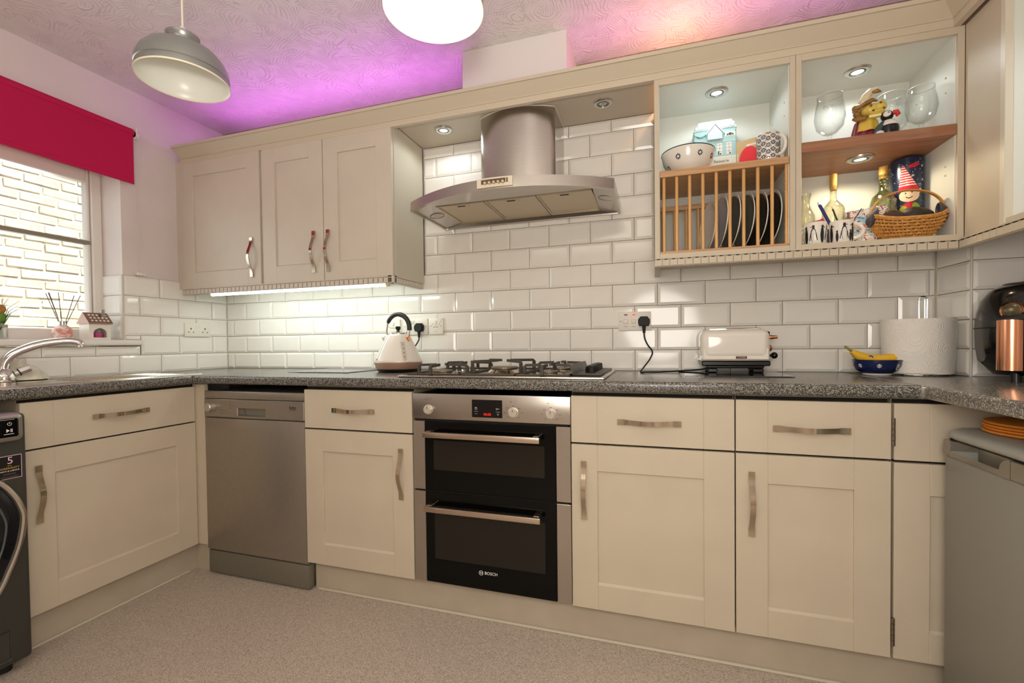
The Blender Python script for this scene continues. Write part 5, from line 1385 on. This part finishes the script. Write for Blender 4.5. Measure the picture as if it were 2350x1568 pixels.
# ---------------------------------------------------------------- sockets and plugs
def wallplate(name, label, cat, x0, x1, z0, z1, rz=0, pos=None):
    t = thing(name, label, cat, ((x0 + x1) / 2, -.004, (z0 + z1) / 2))
    MB().box(x0, x1, -.0135, -.003, z0, z1, .003, 2).build('face_plate', plate_plastic, t)
    return t
def dots(t, pts, r=.0022, y=-.0137, m=dkprint, name='screws'):
    b = MB()
    for x, z in pts: b.lathe([(0, .0008), (r, .0006), (r, -.001)], (x, y, z), 12, axis='y')
    return b.build(name, m, t)
def rocker(t, x, z, w_=.011, h_=.018):
    MB().box(x - w_ / 2, x + w_ / 2, -.0165, -.013, z - h_ / 2, z + h_ / 2, .0015, 2, m=Matrix.Translation((x, -.014, z)) @ Matrix.Rotation(.1, 4, 'X') @ Matrix.Translation((-x, .014, -z))).build('rocker', plate_plastic, t)
    MB().box(x - w_ / 2 - .001, x + w_ / 2 + .001, -.0139, -.013, z - h_ / 2 - .001, z + h_ / 2 + .001).build('rocker_recess', mat('recess_beige', '#b9ad9a', .6), t)
t = wallplate('fused_spur', 'square white switched outlet behind the kettle handle', 'switch', 1.166, 1.252, 1.097, 1.184)
rocker(t, 1.209, 1.156); dots(t, [(1.184, 1.141), (1.232, 1.141)])
q = MB(); [q.box(1.193 + i * .0075, 1.198 + i * .0075, -.0142, -.0134, 1.1345, 1.138) for i in range(5)]; q.build('label_marks', greyprint, t)
MB().box(1.197, 1.219, -.0142, -.0133, 1.108, 1.126, .001).build('fuse_carrier', plate_plastic, t)
t = wallplate('double_socket', 'white double socket right of the kettle with a black plug in it', 'socket', 1.272, 1.418, 1.097, 1.184)
rocker(t, 1.318, 1.163); rocker(t, 1.333, 1.163); dots(t, [(1.283, 1.141), (1.408, 1.141)])
dots(t, [(1.300, 1.128), (1.293, 1.112), (1.308, 1.112)], .003, name='socket_holes')
t = wallplate('fused_spur', 'square white switched outlet with scratched lines, right of the kettle socket', 'switch', 1.426, 1.510, 1.097, 1.184)
rocker(t, 1.468, 1.158); dots(t, [(1.439, 1.142), (1.497, 1.142), (1.468, 1.113)])
q = MB(); [q.box(1.452 + i * .0065, 1.456 + i * .0065, -.0142, -.0134, 1.1345, 1.138) for i in range(5)]
q.tube([(1.484, -.0138, 1.143), (1.506, -.0138, 1.181)], .0006, 4); q.tube([(1.441, -.0138, 1.143), (1.455, -.0138, 1.158)], .0006, 4); q.build('label_marks', greyprint, t)
MB().box(1.457, 1.479, -.0142, -.0133, 1.108, 1.127, .001).build('fuse_carrier', plate_plastic, t)
t = wallplate('cooker_socket', 'white cooker switch plate with two red neons right of the hob', 'switch', 2.414, 2.560, 1.097, 1.184)
rocker(t, 2.447, 1.139, .018, .018); rocker(t, 2.483, 1.139, .018, .018); dots(t, [(2.424, 1.141)])
MB().box(2.440, 2.455, -.0146, -.0132, 1.168, 1.174, .0006).build('neon', mat('neon_dark', '#5a1a16', .3), t)
MB().box(2.476, 2.491, -.0146, -.0132, 1.168, 1.174, .0006).build('neon', mat('neon_lit', '#d01a10', .3, emit='#ff2a1a', estr=1.5), t)
q = MB(); [q.box(2.439 + k * .036, 2.455 + k * .036, -.0140, -.0134, 1.116, 1.1175) for k in range(2)]; q.build('label_marks', greyprint, t)
# left wall socket (faces +X)
t = thing('double_socket', 'white double socket on the left wall below the wall cabinets', 'socket', (.004, -.203, 1.145))
MB().box(.008, .0195, -.281, -.126, 1.105, 1.185, .003, 2).build('face_plate', plate_plastic, t)
b = MB()
for yc in (-.246, -.161):
    b.box(.0193, .0202, yc - .003, yc + .003, 1.147, 1.156); b.box(.0193, .0202, yc - .017, yc - .011, 1.129, 1.134); b.box(.0193, .0202, yc + .011, yc + .017, 1.129, 1.134)
b.build('socket_holes', dkprint, t)
for yc in (-.213, -.194): MB().box(.0193, .0225, yc - .006, yc + .006, 1.156, 1.174, .0012).build('rocker', plate_plastic, t)

def plug(label, x, z, cable, cl):
    t = thing('plug', label, 'plug', (x, -.014, z))
    pr = [(-.021, -.018), (.021, -.018), (.026, -.004), (.026, .012), (.015, .026), (-.015, .026), (-.026, .012), (-.026, -.004)]
    MB().prism([(x + a, z + b_) for a, b_ in pr], 'y', -.030, -.0145).prism([(x + a * .82, z + b_ * .82) for a, b_ in pr], 'y', -.042, -.030).build('body', rubber, t, ang=20)
    MB().cyl((x, -.026, z - .016), (x, -.026, z - .05), .009, 12, .0055).build('strain_relief', rubber, t)
    pts = [Vector(p) for p in cable]; s_ = []
    for i in range(len(pts) - 1):
        P_ = [pts[max(0, min(len(pts) - 1, i + k))] for k in (-1, 0, 1, 2)]
        for k in range(6):
            u = k / 6; s_.append(.5 * ((2 * P_[1]) + (P_[2] - P_[0]) * u + (2 * P_[0] - 5 * P_[1] + 4 * P_[2] - P_[3]) * u * u + (-P_[0] + 3 * P_[1] - 3 * P_[2] + P_[3]) * u ** 3))
    s_.append(pts[-1]); MB().tube(s_, .0034, 8).build('cable', rubber, t)
plug('black plug and flex of the kettle', 1.374, 1.132, [(1.374, -.026, 1.084), (1.372, -.027, 1.068), (1.356, -.04, 1.035), (1.33, -.06, 1.012), (1.315, -.09, .96), (1.33, -.13, .9145)], 0)
plug('black plug and flex of the toaster', 2.529, 1.135, [(2.529, -.026, 1.087), (2.532, -.028, 1.06), (2.545, -.035, 1.03), (2.565, -.04, 1.0), (2.555, -.06, .968), (2.527, -.12, .93), (2.517, -.165, .9145), (2.545, -.168, .9145), (2.60, -.15, .9145), (2.67, -.12, .9175), (2.76, -.09, .9225), (2.79, -.09, .930)], 0)

# ---------------------------------------------------------------- worktop things
# glass boards
cg = glassmat('board_glass', (.80, .88, .84, 1), .35)
tag(MB().box(.82, 1.165, -.36, -.055, WT, WT + .005, .001).build('glass_board', cg), 'clear glass worktop saver left of the kettle', 'chopping board')
tag(MB().box(2.672, 3.05, -.355, -.035, WT, WT + .005, .001).build('glass_board', cg), 'clear glass worktop saver under the toaster', 'chopping board')

# kettle
t = thing('kettle', 'white pyramid kettle with copper base and black arched handle', 'kettle', (1.354, -.2, WT))
kc = Vector((1.354, -.2, WT))
MB().lathe([(0, 0), (.095, 0), (.103, .008), (.106, .016), (0, .016)], kc, 48).build('power_base', black, t)
MB().lathe([(.105, .016), (.110, .022), (.1185, .048), (.117, .051), (0, .051)], kc, 48).build('copper_band', mat('copper_brushed', '#d3ab97', .3, metal=.6), t)
kp = [(.1165, .050), (.1175, .053), (.112, .064), (.092, .108), (.072, .150), (.058, .178), (.054, .183), (.045, .187)]
kb = MB().lathe(kp + [(0, .187)], kc, 56).build('body', kwhite, t, ang=50)
MB().lathe([(.045, .187), (.043, .193), (.03, .199), (.010, .202), (0, .202)], kc, 40).build('lid', mat('lid_steel', '#d5cfc3', .2, metal=.8), t)
MB().lathe([(0, .200), (.006, .202), (.008, .207), (.012, .214), (.0125, .224), (.010, .226), (0, .226)], kc, 20).build('lid_knob', black, t)
hd_ = []
for i in range(17):
    a = PI * i / 16; hd_.append(kc + Vector((.001 - .063 * math.cos(a), 0, .218 + .068 * math.sin(a))))
MB().tube([kc + Vector((-.056, 0, .172)), kc + Vector((-.064, 0, .195)), kc + Vector((-.064, 0, .215))] + hd_ + [kc + Vector((.064, 0, .195)), kc + Vector((.058, 0, .172))], .0042, 8).build('handle_wire', chrome, t)
g_ = [p for p in hd_[2:]] + [kc + Vector((.0645, 0, .205))]
MB().tube(g_, [.0075] + [.0105] * 6 + [.012] * (len(g_) - 7), 14).build('handle_grip', mat('grip_black', '#2c2d29', .45), t)
MB().box(.035, .058, -.012, .012, .150, .176, .004, m=Matrix.Translation(kc) @ Matrix.Translation((.014, -.012, 0))).build('switch', copper, t)
win_m = mat('water_gauge', '#cfc6b4', .12)
def kr(z):
    for (r0, z0_), (r1, z1_) in zip(kp[1:], kp[2:]):
        if z0_ <= z <= z1_: return r0 + (r1 - r0) * (z - z0_) / (z1_ - z0_)
    return .06
decal('water_gauge', t, .55, 1.15, .058, .162, 30, 50, lambda s, z: 1 if any(ell((s - .82) * kr(z), z, 0, .076 + i * .02, .003, .004) for i in range(4)) else (0 if abs((s - .82) * kr(z)) < .0105 and .066 < z < .150 or ell((s - .82) * kr(z), z, 0, .066, .0105, .008) else None), on_lathe(kc, kr, .0012), [win_m, mat('gauge_mark', '#8c8476', .4)])
sp = MB(); sp.tube([kc + Vector((-.056, 0, .145)), kc + Vector((-.074, 0, .160)), kc + Vector((-.086, 0, .172))], [.016, .011, .008], 12)
sp.build('spout', mat('spout_steel', '#c9c2b4', .25, metal=.9), t)
ob = text('TOWER', t, (0, 0, 0), .0095, mat('logo_bronze', '#8f7a5e', .4))
for v in ob.data.vertices:
    x, z = v.co.x + .0, v.co.z; wx, wz = x, z
a0 = -.62
for v in ob.data.vertices:
    s_, z_ = (v.co.x + WM[t].translation.x) / .113 + a0, (v.co.z + WM[t].translation.z) + .064
    r_ = kr(z_) + .0012; v.co = Vector((r_ * math.sin(s_), -r_ * math.cos(s_), z_))

# hob
t = thing('gas_hob', 'stainless steel five burner gas hob with black cast iron supports', 'hob', (1.99, -.32, WT))
hb = MB().box(1.573, 2.405, -.565, -.075, WT, WT + .010, .004, 2); hb.build('tray', mat('hob_steel', '#c0b9ae', .22, metal=1), t)
MB().box(1.590, 2.39, -.552, -.088, WT + .010, WT + .0112, .001).build('tray_inset', mat('hob_dark', '#5b564e', .2, metal=.9), t)
zt0 = WT + .011
def burner(x, y, r, tall=0):
    b = MB().lathe([(r * 1.35, 0), (r * 1.28, .004), (r * 1.0, .006 + tall)], (x, y, zt0), 36).build('burner', mat('burner_cup', '#d6cfc2', .15, metal=1), t)
    z = .006 + tall
    MB().lathe([(r * .85, z), (r * 1.08, z + .001), (r * 1.08, z + .006), (r * 1.0, z + .0085), (r * .9, z + .009), (0, z + .010)], (x, y, zt0), 36).build('burner_cap', mat('burner_alu', '#9c8d78', .45, metal=.6), b)
    q = MB()
    for k in range(30):
        a = 2 * PI * k / 30; q.box(-.0012, .0012, -.0012, .0006, 0, .0035, m=Matrix.Translation((x + r * 1.08 * math.cos(a), y + r * 1.08 * math.sin(a), zt0 + z + .002)) @ Matrix.Rotation(a - PI / 2 + PI, 4, 'Z'))
    q.build('flame_slots', dkprint, b)
BUR = [(1.715, -.44, .040, 0), (1.735, -.20, .034, 0), (1.955, -.33, .055, .010), (2.175, -.44, .034, 0), (2.175, -.20, .042, 0)]
for x in BUR: burner(*x)
def support(cx, y0_, y1_, wx, burners, top, diag=False):
    b = MB(); za = zt0 + .003
    b.tube([(cx - wx, y0_, za), (cx + wx, y0_, za), (cx + wx, y1_, za), (cx - wx, y1_, za)], .0042, 8, closed=True)
    for (x, y, r, tl) in burners:
        for k in range(4):
            a = PI / 2 * k + (PI / 4 if diag else 0)
            dx, dy = math.cos(a), math.sin(a)
            R0 = min(wx / abs(dx) if abs(dx) > .1 else 9, (.112 if not diag else .15)); 
            if not diag and abs(dy) > .9: R0 = .112
            lp = [Vector((x + dx * R0, y + dy * R0, za)), Vector((x + dx * R0, y + dy * R0, top - .006)), Vector((x + dx * (R0 - .006), y + dy * (R0 - .006), top)), Vector((x + dx * .030, y + dy * .030, top + .002))]
            b.strap(lp, [.014, .011, .011, .009], .011, (-dy, dx, 0))
    return b.build('pan_support', iron, t, ang=40)
support(1.722, -.545, -.095, .112, [BUR[0], BUR[1]], WT + .046)
support(1.955, -.545, -.095, .105, [BUR[2]], WT + .060, True)
support(2.175, -.545, -.095, .098, [BUR[3], BUR[4]], WT + .046)
pp = MB().box(2.283, 2.392, -.520, -.12, zt0, zt0 + .008, .003, 2); pp.build('control_plate', mat('plate_black', '#3a3733', .45), t)
MB().prism([(2.283, zt0 + .004), (2.290, zt0 + .004), (2.276, zt0 + .040), (2.270, zt0 + .040)], 'y', -.515, -.135).build('heat_guard', mat('guard_black', '#46423d', .45), t)
for i in range(5):
    y = -.43 + i * .062
    k = MB().lathe([(0, .026), (.016, .026), (.0185, .022), (.020, 0), (0, 0)], (2.338, y, zt0 + .008), 8).build('knob', black, t, ang=20)
    MB().box(2.334, 2.342, y - .019, y + .019, zt0 + .026, zt0 + .036, .002).build('knob_grip', black, k)

# toaster
Z = WT + .005
t = thing('toaster', 'white enamelled toaster with copper knobs on a glass board', 'toaster', (2.885, -.11, Z))
ty0, ty1 = -.185, -.03; tX0, tX1 = 2.757, 3.012
b = MB().box(tX0, tX1, ty0, ty1, Z + .052, Z + .176, .032, 6); b.build('body', kwhite, t, ang=60)
MB().box(tX0 + .005, tX1 - .005, ty0 + .004, ty1 - .004, Z + .050, Z + .10, .006).build('body_skirt', kwhite, t)
MB().box(tX0 - .001, tX1 + .001, ty0 - .001, ty1 + .001, Z + .049, Z + .055, .001).build('chrome_band', chrome, t)
b = MB(); b.box(tX0 + .002, tX1 - .002, ty0 + .002, ty1 - .002, Z + .028, Z + .049, .004); b.box(tX0 + .02, tX1 - .02, ty0 + .02, ty1 - .02, Z + .018, Z + .03, .004)
b.build('base', black, t)
for x in (tX0 + .045, tX1 - .04):
    for y in (ty0 + .03, ty1 - .03): MB().box(x - .018, x + .018, y - .012, y + .012, Z, Z + .018, .004).build('foot', black, t)
tp_ = MB().box(tX0 + .03, tX1 - .03, ty0 + .03, ty1 - .03, Z + .173, Z + .181, .006, 3).build('top_plate', chrome, t)
q = MB(); [q.box(tX0 + .05, tX1 - .05, y, y + .026, Z + .1808, Z + .1818) for y in (ty0 + .042, ty1 - .068)]; q.build('slots', dkprint, tp_)
MB().box(2.886, 2.925, ty0 - .0022, ty0, Z + .058, Z + .067).build('badge', mat('badge_brown', '#3a1c14', .4), t)
text('TOWER', t, (2.9055, ty0 - .0026, Z + .0625), .0085, mat('badge_rose', '#e0b09a', .3))
MB().box(tX1 - .004, tX1 + .008, -.125, -.10, Z + .135, Z + .166, .003).build('lever_slot', black, t)
MB().cyl((tX1 + .002, -.113, Z + .142), (tX1 + .014, -.113, Z + .142), .008, 12).build('lever_stem', black, t)
MB().lathe([(0, .030), (.006, .029), (.007, .020), (.009, .006), (.008, 0)], (tX1 + .008, -.113, Z + .142), 16, axis='x').build('lever', copper, t)
MB().sphere((tX1 + .006, -.113, Z + .098), .0145, (.9, 1, 1)).build('copper_knob', copper, t)
MB().cyl((tX1 - .004, -.113, Z + .068), (tX1 + .018, -.113, Z + .068), .005, 10).sphere((tX1 + .026, -.113, Z + .068), .0135, (.95, 1, 1)).build('black_knob', blackgloss, t)

# blue bowl with a banana
t = thing('bowl', 'small navy bowl with white dot flowers in front of the kitchen roll', 'bowl', (3.372, -.15, WT))
bc2 = (3.372, -.15, WT - .0); bp2 = [(0, .006), (.042, .0), (.044, .004), (.046, .008), (.064, .022), (.074, .040), (.077, .058)]
MB().lathe([(.0, .0), (.043, 0), (.046, .007), (0, .007)], bc2, 40).build('foot_ring', cermwhite, t)
MB().lathe([(.044, .006), (.063, .018), (.073, .036), (.077, .058), (.0745, .058), (.07, .038), (.058, .022), (0, .012)], bc2, 44).build('body', mat('bowl_navy', '#16234f', .15, coat=.4), t, ang=60)
def b2r(z): return .063 + (.073 - .063) * (z - .018) / .018 if z < .036 else .073 + .004 * (z - .036) / .022
for s in (-.28, .58, 1.3, -1.1): decal('dot_flower', t, s - .14, s + .14, .024, .048, 22, 22, lambda a, b_, s=s: 0 if blossom((a - s) * .073, b_, 0, .036, .0075) or ell((a - s) * .073, b_, 0, .036, .0022, .0022) else None, on_lathe(bc2, b2r, .0008), [whiteprint])
t = thing('banana', 'ripe banana lying across the small navy bowl', 'banana', (3.36, -.15, .968))
bpts = [(3.262, -.17, 1.018), (3.272, -.17, 1.010), (3.284, -.17, 1.000), (3.30, -.168, .986), (3.325, -.165, .974), (3.355, -.162, .967), (3.39, -.162, .968), (3.422, -.165, .973), (3.447, -.168, .979), (3.462, -.17, .982), (3.468, -.17, .983)]
bn = mat('banana_yellow', '#e8b52a', .5, noise_amt=.06, noise_scale=20)
MB().tube(bpts[2:], [.0085, .0155, .020, .0215, .021, .0195, .016, .011, .005], 6).build('peel', bn, t, ang=70)
MB().tube(bpts[:4], [.004, .0045, .006, .0105], 6).build('stalk', mat('stalk_green', '#8a8a3a', .6), t)
MB().sphere((3.468, -.17, .983), .0055, (.8, 1, 1), 10, 8).build('tip', mat('banana_tip', '#3a2a1a', .8), t)
MB().lathe([(0, .0012), (.0085, .0006), (.0088, 0)], (3.341, -.1795, .975), 20, axis='y').build('sticker', mat('sticker_blue', '#2d2f7d', .4), t)
q = MB()
for k in range(4): q.box(3.3365 + k * .002, 3.3375 + k * .002, -.1812, -.1806, .972 + (k % 2) * .002, .979)
q.build('sticker_print', whiteprint, t)

# kitchen roll on a wire holder
t = thing('kitchen_roll', 'fat white kitchen roll on a chrome wire holder in the corner', 'kitchen roll', (3.503, -.125, WT))
rc_ = (3.503, -.125, WT + .006)
MB().lathe([(.02, .0), (.094, 0), (.098, .004), (.1055, .196), (.104, .2), (.02, .2), (.02, 0)], rc_, 72).build('paper', paper, t, ang=40)
th = [(.40 + i * .05) for i in range(8)]
sh = MB()
def sheet(u, v):
    s_ = .15 + .95 * u; r_ = .101 + .0075 * v + (.0015 if u < .9 else .003); x_ = r_ * math.sin(s_); y_ = -r_ * math.cos(s_)
    if u > .55: x_ = min(x_, .098 + .007 * v); 
    return Vector((rc_[0] + x_, rc_[1] + y_, rc_[2] + .001 + .201 * v))
sh.grid(24, 4, sheet).build('loose_sheet', paper, t)
ho = t
MB().tube([(rc_[0] + .092 * math.cos(a), rc_[1] + .092 * math.sin(a), WT + .003) for a in [2 * PI * k / 40 for k in range(40)]], .003, 8, closed=True).tube([(rc_[0] - .09, rc_[1], WT + .003), (rc_[0] + .09, rc_[1], WT + .003)], .0025, 8).build('holder_base', chrome, t)
lp = [(-.012, .19), (-.0125, .25), (-.0125, .272)] + [(-.0125 * math.cos(PI * k / 8), .272 + .0125 * math.sin(PI * k / 8)) for k in range(1, 8)] + [(.0125, .272), (.0125, .25), (.012, .19)]
MB().tube([(rc_[0] + .021 + x, rc_[1], rc_[2] + z) for x, z in lp], .0026, 8).tube([(rc_[0] + .021, rc_[1] - .012, rc_[2] + .19), (rc_[0] + .021, rc_[1] - .010, rc_[2] + .272)], .0026, 8).build('holder_loop', chrome, t)

# air fryer
t = thing('air_fryer', 'black air fryer with copper handle and dial at the right edge', 'air fryer', (3.70, -.385, WT))
ac = (3.70, -.395, WT)
ap = [(0, .020), (.108, .020), (.122, .034), (.138, .055), (.143, .062), (.149, .11), (.151, .165), (.148, .21), (.138, .25), (.118, .282), (.09, .297), (0, .304)]
MB().lathe(ap, ac, 56).build('body', mat('fryer_black', '#0e0e0d', .16, coat=.3), t, ang=60)
MB().lathe([(.0905, .2965), (.088, .3005), (.05, .305), (0, .307)], ac, 48).build('top_plate', mat('fryer_top', '#3d3a34', .35), t)
MB().lathe([(.1522, .163), (.1527, .1645), (.1522, .166)], ac, 56).build('seam', mat('seam_black', '#000000', .6), t)
for a in (3.6, 4.6, 5.6, 1.2): MB().cyl((ac[0] + .105 * math.cos(a), ac[1] + .105 * math.sin(a), WT), (ac[0] + .105 * math.cos(a), ac[1] + .105 * math.sin(a), WT + .035), .012, 14).build('foot', black, t)
A0 = -.97   # handle direction (radians from -Y towards -X)
D = Vector((math.sin(A0), -math.cos(A0), 0)); Sd = Vector((D.y, -D.x, 0)) * -1
T_ = Matrix(((Sd.x, D.x, 0, ac[0]), (Sd.y, D.y, 0, ac[1]), (0, 0, 1, WT), (0, 0, 0, 1)))
def arcbar(u, v):
    a = (u - .5) * 2.5; r_ = .031
    return T_ @ Vector((r_ * math.sin(a), .160 + .030 * math.cos(a), .022 + .016 + .148 * v - (.012 * (u - .5) ** 2 if v > .5 else 0)))
MB().grid(20, 2, arcbar).build('handle_front', copper, t)
MB().box(-.026, .026, .135, .176, .045, .178, .008, 2, m=T_).build('handle_core', black, t)
MB().box(-.04, .04, .128, .152, .17, .205, .01, 2, m=T_).build('handle_bridge', black, t)
dl = MB().lathe([(.022, 0), (.0255, .003), (.027, .0), (.022, -.004)], (0, 0, 0), 36, axis='y'); 
Td = T_ @ Matrix.Translation((-.006, .148, .214)) @ Matrix.Rotation(PI, 4, 'Z')
for v in dl.bm.verts: v.co = Td @ v.co
dl.build('dial_ring', copper, t)
dl = MB().lathe([(0, .004), (.015, .003), (.023, .0)], (0, 0, 0), 32, axis='y')
for v in dl.bm.verts: v.co = Td @ v.co
dl.build('dial_face', mat('dial_bronze', '#6a6046', .2, metal=.7), t)
MB().lathe([(.022, 0), (.0245, .002), (.0245, .022), (.022, .026)], (ac[0] - .028, ac[1] - .05, WT + .300), 32).build('timer_ring', copper, t)
MB().lathe([(0, .030), (.018, .0295), (.023, .026), (.0235, .0)], (ac[0] - .028, ac[1] - .05, WT + .300), 32).build('timer_knob', blackgloss, t)
text('TOWER', t, tuple(T_ @ Vector((0, .1335, .252))), .011, whiteprint, right=tuple(-Sd) if False else tuple(Sd), up=(-.25 * D.x, -.25 * D.y, 1))
